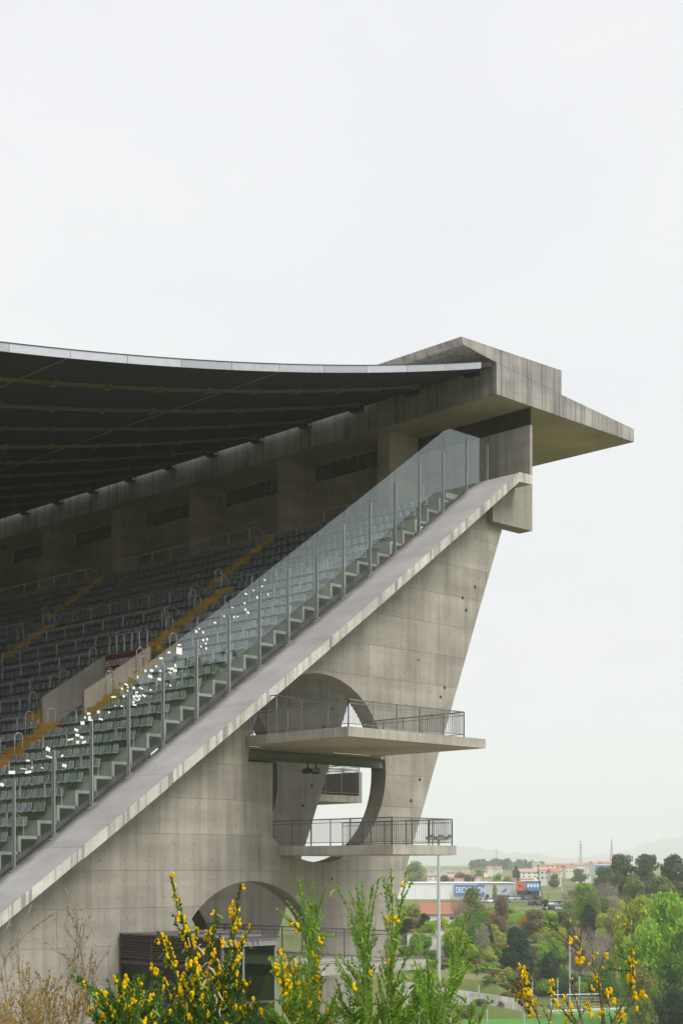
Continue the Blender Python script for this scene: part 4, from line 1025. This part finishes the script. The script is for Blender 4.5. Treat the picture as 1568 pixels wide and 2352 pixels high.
# training pitch with kerb and line
TURF = flat('turf', (0.075,0.24,0.03), 0.95, 0, 0.12)
P = [at(166,14,-23.93), at(166,62,-23.93), at(264,62,-23.93), at(247,20,-23.93)]
pt = MB().add([p[:] for p in P]+[(p.x,p.y,p.z-0.5) for p in P], [(0,1,2,3),(0,4,5,1),(1,5,6,2),(2,6,7,3),(3,7,4,0)]).build('training_pitch', TURF); tag(pt, kind='structure')
a, b = P[3], P[2]; m = MB(); m.bar(a+Vector((0,0,0.12)), b+Vector((0,0,0.12)), 1.2, 0.3); tag(m.build('kerb_path', flat('pale_kerb', (0.55,0.53,0.50), 0.9, 0, 0.1)), kind='structure')
ln = MB(); ln.bar(a+Vector(FD)*-3.2+Vector((0,0,0.006)), b+Vector(FD)*-3.2+Vector((0,0,0.006)), 0.14, 0.008); tag(ln.build('touch_line', LWH), kind='structure')
# retaining wall, cast in bays
rw = thing('retaining_wall', at(245, 18, -22), 'long pale stained concrete retaining wall left of the training pitch', 'wall')
RWM = concrete('concrete_retaining', (0.74,0.72,0.69), (0.60,0.58,0.55), 0.9, 0.8, 0.05, drip=0.35)
A, B = pix(900, 2311, 244.5), pix(1202, 2302, 246.0); n = 11
for i in range(n):
    p, q = A.lerp(B, i/n), A.lerp(B, (i+1)/n-0.002)
    z0, z1 = [(HYP-np.interp(i_, [0, 1], [2252, 2298]))/FPX*245 for i_ in (i/n, (i+1)/n)]
    m = MB(); e = Vector(FD)*0.5
    m.add([(p.x,p.y,p.z-2.5),(q.x,q.y,q.z-2.5),(q.x+e.x,q.y+e.y,q.z-2.5),(p.x+e.x,p.y+e.y,p.z-2.5),(p.x,p.y,z0),(q.x,q.y,z1),(q.x+e.x,q.y+e.y,z1),(p.x+e.x,p.y+e.y,z0)], [(0,3,2,1),(4,5,6,7),(0,1,5,4),(1,2,6,5),(2,3,7,6),(3,0,4,7)])
    m.build('wall_bay', RWM, rw)
# ball-stop fence posts
for i, (u, vt, vb, D) in enumerate([(1099,2263,2338,246),(1161,2254,2332,250),(1222,2250,2328,254),(1280,2248,2322,258),(1330,2245,2318,261),(1428,2242,2314,266),(962,2309,2380,200),(967,2300,2380,204),(1118,2318,2400,196),(1203,2324,2410,190),(1034,2300,2350,232)]):
    t = thing('fence_post', pix(u, vb, D), f'tall grey fence post {("on the left","left of the goal","right of the retaining wall end","behind the left goalpost","in the middle of the goal","right of the goal","leftmost before the retaining wall","paired beside the leftmost post","at the near left pitch edge","at the near pitch edge under the goal","beside the lamp mast")[i]}', 'fence post', 'fence posts around the pitch')
    b = pix(u, vb, D); zt = (HYP-vt)/FPX*D
    MB().path([(b.x,b.y,b.z-1.2),(b.x,b.y,zt)], 0.11, 8).build('pole', LMT, t); MB().path([(b.x,b.y,zt),(b.x,b.y,zt+0.06)], 0.13, 8).build('cap', GALV, t)
# goal
gl = thing('football_goal', pix(1318, 2317, 256), 'white football goal at the edge of the training pitch', 'goal')
p, q = pix(1266, 2319, 256), pix(1381, 2315, 258); e = Vector(FD)*1.6; zt = p.z+2.44
for r0 in (p, q):
    MB().path([r0, (r0.x,r0.y,zt)], 0.07, 8).build('goalpost', LWH, gl); MB().path([(r0.x,r0.y,zt),(r0.x+e.x,r0.y+e.y,r0.z)], 0.04, 6).build('stay', LWH, gl)
MB().path([(p.x,p.y,zt),(q.x,q.y,zt)], 0.07, 8).build('crossbar', LWH, gl)
m = MB()
for i in range(9):
    c = p.lerp(q, i/8); m.path([(c.x,c.y,zt),(c.x+e.x,c.y+e.y,c.z)], 0.018, 4)
for f in (0.25,0.5,0.75,1):
    m.path([(p.x+e.x*f,p.y+e.y*f,zt+(p.z-zt)*f),(q.x+e.x*f,q.y+e.y*f,zt+(q.z-zt)*f)], 0.018, 4)
m.build('net', LWH, gl)

# ------------------------------------------------------------------ broom bushes in the foreground
BSTEM = flat('broom_stem', (0.11,0.16,0.035), 0.8, 0, 0.2); BWOOD = flat('broom_wood', (0.15,0.115,0.08), 0.9, 0, 0.2); DRY = flat('dry_twig', (0.27,0.24,0.20), 0.9, 0, 0.2)
BLEAF = leafmat('broom_leaf', (0.23,0.41,0.06), 0.4, 0.4, 0.015); BLEAFD = leafmat('broom_leaf_dark', (0.095,0.20,0.04), 0.4, 0.35, 0.015)
PETAL = leafmat('broom_petal', (0.95,0.68,0.01), 0.12, 0.35, 0.008); PODM = leafmat('broom_pod', (0.27,0.40,0.11), 0.2, 0.3, 0.01)
DRYL = leafmat('dry_leaf', (0.40,0.30,0.075), 0.5, 0.3, 0.05); DRYP = flat('dry_pod', (0.52,0.40,0.28), 0.9, 0, 0.15)
def ellip(m, c, r, ax, n=7, k=5):
    """small ellipsoid with axes ax (3 vectors)"""
    c = Vector(c); vs = []; b0 = len(m.v)
    for i in range(1, k):
        t = math.pi*i/k
        for j in range(n):
            w = 2*math.pi*j/n; vs.append(c + ax[0]*(r[0]*math.sin(t)*math.cos(w)) + ax[1]*(r[1]*math.sin(t)*math.sin(w)) + ax[2]*(r[2]*math.cos(t)))
    vs += [c+ax[2]*r[2], c-ax[2]*r[2]]; fs = []
    for i in range(k-2):
        for j in range(n): fs.append((i*n+j, (i+1)*n+j, (i+1)*n+(j+1)%n, i*n+(j+1)%n))
    for j in range(n): fs.append((len(vs)-2, j, (j+1)%n)); fs.append((len(vs)-1, (k-2)*n+(j+1)%n, (k-2)*n+j))
    m.add(vs, fs)
X, Y_, Z = Vector((1,0,0)), Vector((0,1,0)), Vector((0,0,1))
FLW = []
for k in range(3):      # pea flower: standard petal, two wings, keel
    m = MB(); op_ = (0.55, 0.25, 0.8)[k]
    ellip(m, (0.004,0,0.0085), (0.0025,0.0095,0.0105), (X,Y_,Z))
    for s_ in (-1, 1): ellip(m, (0.008,s_*0.0035*op_,-0.003), (0.0095,0.003,0.006), (Vector((0.85,0,-0.5)).normalized(), Y_, Vector((0.5,0,0.85)).normalized()))
    ellip(m, (0.007,0,-0.006), (0.010,0.003,0.005), (Vector((0.75,0,-0.66)), Y_, Vector((0.66,0,0.75))))
    me = m.mesh('flower', smooth=True); me.materials.append(PETAL); FLW.append(me)
m = MB(); ellip(m, (0,0,-0.004), (0.004,0.003,0.007), (X,Y_,Z), 6, 4); BUD = m.mesh('bud', smooth=True); BUD.materials.append(PETAL)
PODS = []
for k, mt in enumerate((PODM, DRYP)):
    m = MB(); pts = [(0.0,0,0)]
    for i in range(5):
        ellip(m, (0.004*math.sin(i*0.7), 0, -0.006-i*0.0065), (0.0052*(1-0.14*abs(i-2)), 0.0022, 0.006), (X,Y_,Z), 6, 4)
    me = m.mesh('pod', smooth=True); me.materials.append(mt); PODS.append(me)
def polyline(pts, n):
    pts = [Vector(p) for p in pts]; L = [0]
    for a, b in zip(pts[:-1], pts[1:]): L.append(L[-1]+(b-a).length)
    out = []
    for t in np.linspace(0, L[-1], n):
        i = max(0, min(len(L)-2, int(np.searchsorted(L, t))-1)); f = (t-L[i])/max(1e-9, L[i+1]-L[i]); out.append(pts[i].lerp(pts[i+1], min(1, f)))
    for it in range(2): out = [out[0]]+[(out[i-1]+out[i]*2+out[i+1])/4 for i in range(1, len(out)-1)]+[out[-1]]
    return out
class Bush:
    def __init__(s, label, D, ubase, name='broom_bush', leaf=BLEAF, stem=BSTEM):
        L = (ubase-CXP)/FPX*D; s.D = D; s.base = at(D, L, ground(D, L)); s.leaf = leaf
        s.t = thing(name, s.base, label, 'bush', 'broom bushes in the foreground'); s.stem = MB(); s.sm = stem; s.LV = []; s.r = random.Random(len(label)*37 + int(ubase)); s.nf = 0
    def pt(s, u, v, dd=0.0): return pix(u, v, s.D+dd)
    def leafq(s, p, d, ln, w):
        d = d.normalized(); r = Vector((s.r.gauss(0,1), s.r.gauss(0,1), s.r.gauss(0,1))); a = d.cross(r)
        if a.length < 1e-4: return
        a.normalize(); nn = d.cross(a)
        s.LV += [p, p+d*ln*0.45+a*w/2+nn*w*0.2, p+d*ln, p+d*ln*0.45-a*w/2+nn*w*0.2]
    def shoot(s, pts, r0, r1, leaves=1.0, ll=0.015, lw=0.0060, n=None):
        L = sum((Vector(a)-Vector(b)).length for a, b in zip(pts[:-1], pts[1:])); n = n or max(4, int(L/0.03))
        P = polyline(pts, n); s.stem.path(P, list(np.linspace(r0, r1, len(P))), 5)
        cnt = int(L/0.0036*leaves)
        for i in range(cnt):
            f = s.r.random()**0.9; k = min(len(P)-2, int(f*(len(P)-1))); p = P[k].lerp(P[k+1], s.r.random()); d = (P[k+1]-P[k]).normalized()
            o = Vector((s.r.gauss(0,1), s.r.gauss(0,1), s.r.gauss(0,0.6))); s.leafq(p, d*0.9+o.normalized()*0.75, ll*s.r.uniform(0.5,1.3), lw*s.r.uniform(0.6,1.2))
        return P
    def obj(s, me, p, rot, sc, name):
        o = bpy.data.objects.new(name, me); COL.objects.link(o); o.parent = s.t; o.location = p-s.base; o.rotation_euler = rot; o.scale = (sc,)*3
    def flower(s, p, sc=1.0):
        s.nf += 1; r = s.r; s.obj(FLW[r.randrange(3)], p, (r.uniform(-0.35,0.35), r.uniform(-0.3,0.4), r.uniform(0,6.28)), sc*r.uniform(0.78,1.08), 'flower')
    def pod(s, p, dry=False, sc=1.0):
        r = s.r; s.obj(PODS[1 if dry else 0], p, (r.uniform(-0.9,0.9), r.uniform(-0.9,0.9), r.uniform(0,6.28)), sc*r.uniform(0.8,1.2), 'pod')
    def dress(s, P, nf=0, npod=0, ndry=0, nbud=0, f0=0.0, f1=1.0, off=0.012):
        for kind, n in (('f',nf),('p',npod),('d',ndry),('b',nbud)):
            for i in range(n):
                f = s.r.uniform(f0, f1); k = min(len(P)-2, int(f*(len(P)-1))); p = P[k].lerp(P[k+1], s.r.random()) + Vector((s.r.uniform(-1,1), s.r.uniform(-1,1), s.r.uniform(-0.6,0.6)))*off
                if kind == 'f': s.flower(p)
                elif kind == 'p': s.pod(p)
                elif kind == 'd': s.pod(p, True)
                else: s.obj(BUD, p, (s.r.uniform(-1,1), s.r.uniform(-1,1), 0), s.r.uniform(0.8,1.3), 'bud')
    def branch(s, pxs, r0=0.004, r1=0.0012, side=0, sl=0.12, leaves=1.0, dd=0.0, **kw):
        side = int(side*1.5); sl *= 1.15
        """stem through picture points (top first), with side shoots"""
        top = [s.pt(u, v, dd+s.r.uniform(-0.03,0.03)) for u, v in pxs][::-1]
        P = s.shoot(top, r0, r1, leaves)
        for i in range(side):
            f = s.r.uniform(0.05, 0.85); k = int(f*(len(P)-1)); d = (P[min(k+1,len(P)-1)]-P[k-1 if k else 0]).normalized(); o = Vector((s.r.gauss(0,1), s.r.gauss(0,1), s.r.gauss(0.2,0.4))).normalized()
            L = sl*s.r.uniform(0.5,1.25)*(1.15-f*0.6); q = P[k]; Q = s.shoot([q, q+(d*0.7+o*0.45)*L*0.5, q+(d*0.85+o*0.45)*L], r1*1.6, r1*0.6, leaves)
            if kw.get('nf', 0) >= 4 and s.r.random() < 0.6: s.dress(Q, 1 + (s.r.random() < 0.4), 1 if s.r.random() < 0.5 else 0, 0, 1, 0.3, 1.0, 0.008)
            elif kw.get('npod') and s.r.random() < 0.25: s.dress(Q, 0, 1)
        s.dress(P, **kw)
        return P
    def root(s, u, v, dd=0.0, r=0.006):
        p = s.pt(u, v, dd); b = s.base + (p-s.base)*0.12; b.z = s.base.z - 0.04; s.stem.path(polyline([b, (b+p)/2+Vector((s.r.uniform(-.05,.05), s.r.uniform(-.05,.05), 0)), p], 8), [r*1.4]*3+[r]*5, 6)
    def done(s):
        s.stem.build('stems', s.sm, s.t)
        if s.LV:
            V = np.array([tuple(p-s.base) for p in s.LV]); o = mkobj('leaves', npmesh('leaves', V, np.arange(len(V)).reshape(-1,4)), s.leaf, s.t, s.base); tag(o, kind='stuff')
# A: tall flowering broom before the kiosk
A = Bush('tall broom bush full of yellow flowers in front of the kiosk', 5.6, 480, leaf=BLEAFD)
P1 = A.branch([(393,2014),(400,2050),(412,2100),(432,2160),(452,2240),(468,2310),(478,2380)], 0.0055, 0.002, 16, 0.10, 2.0, nf=15, npod=4, nbud=7)
P2 = A.branch([(553,2032),(546,2068),(536,2120),(528,2180),(515,2260),(500,2330),(492,2380)], 0.0055, 0.002, 14, 0.10, 1.7, nf=15, npod=9, nbud=5)
A.branch([(497,2090),(492,2130),(488,2190),(486,2280),(485,2380)], 0.004, 0.0012, 9, 0.09, 1.4, 0.1, nf=5, npod=6, nbud=3)
A.branch([(368,2146),(384,2190),(410,2250),(440,2320),(455,2380)], 0.004, 0.0015, 10, 0.09, 1.6, -0.1, nf=11, npod=6, nbud=3)
A.branch([(578,2130),(556,2160),(545,2220),(535,2290),(520,2380)], 0.004, 0.0015, 8, 0.09, 1.3, 0.05, nf=8, npod=6, nbud=3)
A.branch([(352,2215),(375,2260),(410,2320),(430,2390)], 0.004, 0.0015, 9, 0.1, 1.6, 0.15, nf=8, npod=5, nbud=3)
A.branch([(575,2250),(560,2290),(545,2340),(535,2390)], 0.004, 0.0015, 6, 0.1, 1.2, -0.15, nf=5, npod=5, nbud=2)
A.branch([(440,2200),(455,2260),(470,2330),(476,2390)], 0.004, 0.0015, 8, 0.1, 1.5, -0.2, nf=12, npod=8, nbud=3)
A.branch([(430,2140),(462,2185),(478,2230),(500,2300),(510,2380)], 0.003, 0.001, 2, 0.08, 0.1, -0.1, ndry=16)
A.branch([(520,2215),(512,2260),(505,2310),(500,2380)], 0.003, 0.001, 2, 0.08, 0.4, 0.1, nf=6, ndry=12, npod=3)
for i in range(16):
    u = A.r.uniform(340, 610); vt = A.r.uniform(2255, 2330); A.branch([(u, vt), (u*0.8+97, (vt+2390)/2), (485, 2396)], 0.0035, 0.0013, 6, 0.09, 1.5, A.r.uniform(-0.3,0.4), nf=2, npod=3, nbud=1)
for u in (455,478,492,510): A.root(u, 2385)
A.done()
# B: low flowering broom left of it
B = Bush('low broom bush with yellow flowers and pods left of the kiosk front', 5.2, 290, leaf=BLEAFD)
B.branch([(288,2250),(280,2290),(285,2340),(290,2390)], 0.004, 0.0015, 12, 0.10, 1.8, nf=9, npod=8, nbud=2)
B.branch([(222,2270),(240,2295),(262,2335),(275,2390)], 0.004, 0.0015, 10, 0.10, 1.8, 0.1, nf=5, npod=8, nbud=2)
B.branch([(330,2245),(318,2290),(310,2340),(305,2390)], 0.004, 0.0015, 10, 0.10, 1.8, -0.1, nf=9, npod=6, nbud=3)
B.branch([(160,2238),(200,2262),(235,2300),(262,2360),(280,2395)], 0.004, 0.0012, 8, 0.07, 1.6, 0.05, nf=2, npod=4)
B.branch([(350,2290),(340,2330),(330,2390)], 0.004, 0.0015, 8, 0.10, 1.8, 0.0, nf=8, npod=5, nbud=3)
B.branch([(245,2310),(255,2345),(270,2390)], 0.004, 0.0015, 8, 0.10, 1.8, 0.2, nf=6, npod=6)
for i in range(12):
    u = B.r.uniform(195, 360); vt = B.r.uniform(2285, 2340); B.branch([(u, vt), (u*0.8+58, (vt+2390)/2), (290, 2398)], 0.0035, 0.0013, 6, 0.09, 1.6, B.r.uniform(-0.3,0.4), nf=2, npod=3)
for u in (272,292,315): B.root(u, 2390)
B.done()
# C: mixed broom right of the kiosk
Cb = Bush('green broom bush with scattered flowers right of the kiosk', 5.4, 705)
for k, tp_ in enumerate([(683,2019),(692,2024),(719,2026),(750,2037),(662,2072),(644,2102),(740,2100),(770,2150)]):
    Cb.branch([tp_, ((tp_[0]+716)/2-4, (tp_[1]+2150)/2), (714+k*1.5, 2165), (708+k*2, 2260), (700+k*3, 2385)], 0.0042, 0.0011, 6, 0.10, 1.25, (k-4)*0.05, npod=3, nf=1 if k < 4 else 3)
for k, tp_ in enumerate([(625,2200),(640,2180),(660,2195),(735,2200),(690,2230),(720,2240)]):
    Cb.branch([tp_, ((tp_[0]+690)/2, (tp_[1]+2330)/2), (690, 2390)], 0.004, 0.0013, 9, 0.09, 1.5, (k-3)*0.07, nf=5, npod=7, nbud=2)
for f in ((731,2165),(677,2213),(681,2222),(726,2240),(724,2250),(659,2202)): Cb.flower(Cb.pt(*f), 1.1)
for i in range(9):
    u = Cb.r.uniform(600, 790); vt = Cb.r.uniform(2250, 2335); Cb.branch([(u, vt), (u*0.8+140, (vt+2390)/2), (700, 2398)], 0.0035, 0.0013, 6, 0.09, 1.5, Cb.r.uniform(-0.3,0.4), nf=2, npod=3)
for u in (690,700,712): Cb.root(u, 2385)
Cb.done()
# D: tall green shoots beside the fin
Db = Bush('tall leafy green broom shoots in front of the fin edge', 5.3, 860)
for k, tp_ in enumerate([(773,2036),(803,2046),(820,2039),(830,2029),(857,2034),(871,2018)]):
    Db.branch([tp_, ((tp_[0]+838)/2-2, (tp_[1]+2165)/2), (836+k, 2180), (838+k*2, 2280), (842+k*3, 2385)], 0.0045, 0.0012, 7, 0.11, 1.1, (k-3)*0.05, npod=4, nf=1 if k == 2 else 0)
for k, tp_ in enumerate([(897,1995),(880,2015),(934,2001),(930,2085)]):
    Db.branch([tp_, ((tp_[0]+904)/2, (tp_[1]+2165)/2), (902+k, 2180), (892+k*2, 2280), (880+k*3, 2385)], 0.0045, 0.0012, 7, 0.10, 1.1, (k-2)*0.06, npod=4, nf=1)
for k, tp_ in enumerate([(770,2200),(800,2215),(940,2190),(925,2240),(960,2270),(790,2280)]):
    Db.branch([tp_, ((tp_[0]+865)/2, (tp_[1]+2340)/2), (865, 2395)], 0.004, 0.0013, 7, 0.10, 1.1, (k-3)*0.07, npod=6, nf=1)
for f in ((893,2102),(897,2108),(903,2118),(908,2116)): Db.flower(Db.pt(*f), 1.1)
for i in range(10):
    u = Db.r.uniform(760, 970); vt = Db.r.uniform(2235, 2335); Db.branch([(u, vt), (u*0.8+173, (vt+2390)/2), (866, 2398)], 0.0035, 0.0013, 6, 0.09, 1.5, Db.r.uniform(-0.3,0.4), npod=4)
for u in (842,860,885): Db.root(u, 2385)
Db.done()
# E: shoots before the mast
Eb = Bush('broom shoots with long green pods in front of the lamp mast', 5.0, 1010)
for k, tp_ in enumerate([(1069,2101),(1096,2122),(1036,2119),(1023,2141),(1124,2224),(1106,2174)]):
    Eb.branch([tp_, ((tp_[0]+1044)/2, (tp_[1]+2225)/2), (1040+k, 2235), (1022+k*2, 2310), (1010+k*2, 2390)], 0.0042, 0.0011, 6, 0.10, 1.1, (k-3)*0.05, npod=4)
for k, tp_ in enumerate([(948,2200),(965,2215),(980,2185),(1000,2230),(960,2260)]):
    Eb.branch([tp_, ((tp_[0]+984)/2, (tp_[1]+2290)/2), (984+k, 2320), (992+k, 2390)], 0.004, 0.0012, 8, 0.09, 1.4, (k-2)*0.07, npod=4)
for k, tp_ in enumerate([(1090,2310),(1060,2300),(1110,2330)]): Eb.branch([tp_, (tp_[0]-10, 2345), (tp_[0]-25, 2395)], 0.003, 0.001, 4, 0.08, 1.2, 0.1)
for u in (995,1010,1022): Eb.root(u, 2388)
Eb.done()
# F: sparse twiggy broom at the right
Fb = Bush('sparse twiggy broom with yellow flowers in front of the pitch', 5.0, 1335, stem=BWOOD, leaf=BLEAFD)
oR = lambda x, y: (1191.7+x*.24, 2101+y*.24)
oQ = lambda x, y: (1191.7+x*.24, 1913+y*.24)
for pl, lv, sd in (([oQ(175,380),oQ(195,480),oQ(215,600),oQ(250,750),oQ(295,905),oR(440,220),oR(580,360),oR(690,480),oR(770,620),oR(800,900),oR(830,1100)],0.25,4),
           ([oQ(10,510),oQ(150,600),oQ(360,760),oQ(500,860),oR(525,160),oR(570,290),oR(620,400),oR(720,560)],0.35,4),
           ([oR(120,60),oR(320,240),oR(400,400),oR(450,540),oR(500,680),oR(560,880),oR(610,1040),oR(640,1150)],0.08,5),
           ([oR(1030,80),oR(960,200),oR(900,300),oR(820,380),oR(760,520),oR(740,640),oR(780,820),oR(800,1000),oR(800,1120)],0.15,3),
           ([oR(1130,260),oR(1060,330),oR(1080,450),oR(1110,560),oR(1080,700),oR(1000,850),oR(900,1000),oR(850,1130)],0.35,6),
           ([oR(950,380),oR(1030,430),oR(1100,520)],0.3,2), ([oR(900,520),oR(980,550),oR(1110,540)],0.5,3),
           ([oR(1170,700),oR(1120,800),oR(1060,900),oR(960,1020),oR(900,1130)],0.3,4),
           ([oR(870,700),oR(850,780),oR(860,900),oR(880,1060),oR(890,1130)],0.2,3),
           ([oR(340,840),oR(400,900),oR(480,960),oR(560,1060),oR(600,1140)],0.3,5), ([oR(440,780),oR(460,880),oR(500,960),oR(560,1080)],0.3,4),
           ([oR(690,690),oR(700,760),oR(640,880),oR(600,960)],0.2,2), ([oR(700,330),oR(710,420),oR(705,500)],0.05,0)):
    Fb.branch(pl, 0.0032 if len(pl) > 5 else 0.002, 0.0009, sd, 0.09, lv, nbud=3)
for f in ((500,265),(595,365),(545,460),(600,450),(835,410),(1080,365),(1055,440),(1090,460),(745,630),(735,615),(690,715),(760,700),(850,750),(880,740),(855,780),(915,835),(1120,805),(1115,780),(1155,770),(1180,775),(1075,580),(1060,610),(1100,590),(1045,625),(1070,630),(440,815),(345,865),(495,880),(640,880),(655,890),(500,970),(470,980),(690,975),(750,980),(790,920),(810,925),(970,950),(985,965),(945,1010),(1135,920),(1020,995),(430,1020)):
    Fb.flower(Fb.pt(*oR(*f)), 0.98)
for u in (1340,1370,1395): Fb.root(u, 2376, 0, 0.004)
Fb.done()
# G: thin budding twigs left of it
Gb = Bush('thin budding broom twigs left of the sparse flowering bush', 5.2, 1240, stem=BWOOD, leaf=BLEAFD)
for pl in ([oR(0,480),oR(30,600),oR(60,720),oR(120,860),oR(180,990),oR(230,1130)], [oR(60,540),oR(50,650),oR(65,760)], [oR(100,560),oR(90,680),oR(80,790)], [oR(-20,640),oR(30,760),oR(90,840)], [oR(-60,720),oR(20,850),oR(110,960)], [oR(300,620),oR(320,700),oR(340,800),oR(300,960),oR(280,1130)]):
    Gb.branch(pl, 0.0028, 0.0008, 6, 0.07, 0.25, nbud=12, nf=2)
Gb.root(1246, 2374, 0, 0.004)
Gb.done()
# H: dry orange-brown shrub bottom left
H = Bush('dry orange-brown twiggy shrub in the bottom left corner', 5.8, 90, name='dry_shrub', leaf=DRYL, stem=DRY); H.t['group'] = 'dry shrubs in the foreground'
o5 = lambda x, y: (x*.2, 2038+y*.2)
hb = random.Random(8)
for i in range(26):
    u = hb.uniform(-30, 215); vt = hb.uniform(2195, 2310) + max(0, (60-u))*0.5; H.branch([(u, vt), (u+hb.uniform(-12,6), (vt+2390)/2), (90+(u-90)*0.7, 2400)], 0.0022, 0.0007, 8, 0.10, 0.62, hb.uniform(-0.4,0.5))
for pl in ([(150,2040),(168,2090),(185,2170)], [o5(940,230),o5(990,400),o5(940,590)], [o5(1100,640),o5(1118,780),o5(1075,1000),o5(1000,1300)], [o5(740,430),o5(860,610),o5(945,750),o5(980,900)], [o5(1300,620),o5(1200,800),o5(1110,880)], [o5(800,60),o5(880,330),o5(930,640),o5(960,820)], [o5(740,230),o5(905,465)],
           [o5(360,200),o5(300,370),o5(210,480),o5(185,600)], [o5(600,320),o5(420,430),o5(290,550),o5(120,730),o5(0,920)], [o5(120,380),o5(70,500),o5(0,600)], [o5(870,800),o5(780,940),o5(640,1110),o5(500,1290),o5(400,1420),o5(330,1600)], [o5(610,640),o5(720,760),o5(840,880),o5(900,1020)], [o5(190,900),o5(230,1080),o5(280,1300),o5(300,1600)], [o5(1090,430),o5(1060,640),o5(1040,900),o5(1000,1200)]):
    Q = H.branch(pl+[(pl[-1][0]*0.8+20, min(2395, pl[-1][1]+120))] if pl[-1][1] < 2300 else pl, 0.003, 0.0011, 5, 0.09, 0.22)
for u in (40,90,140): H.root(u, 2396, 0, 0.005)
H.done()

# ------------------------------------------------------------------ haze in the air
hm = bpy.data.materials.new('haze_air'); hm.use_nodes = True; hn = hm.node_tree.nodes; hl = hm.node_tree.links
hn.remove(hn['Principled BSDF']); pv = hn.new('ShaderNodeVolumePrincipled')
pv.inputs['Color'].default_value = (0.94, 0.97, 1.0, 1); pv.inputs['Density'].default_value = 2.6e-4; pv.inputs['Anisotropy'].default_value = -0.1
hl.new(pv.outputs['Volume'], hn['Material Output'].inputs['Volume'])
hz = MB().box(-9500, 14500, -9500, 14500, -40, 345).build('haze', hm); tag(hz, kind='stuff')

# things that share a label are told apart by their place, counted from the left of the picture
shared = {}
for o in COL.objects:
    if o.parent is None and o.get('label'): shared.setdefault(o['label'], []).append(o)
for lab, lst in shared.items():
    if len(lst) < 2: continue
    def side(o):
        p = np.array(o.location); d = float(p @ FD); return float(p @ RT)/max(d, 1e-3)
    for k, o in enumerate(sorted(lst, key=side)): o['label'] = f'{lab}, {nth(k+1)} from left'
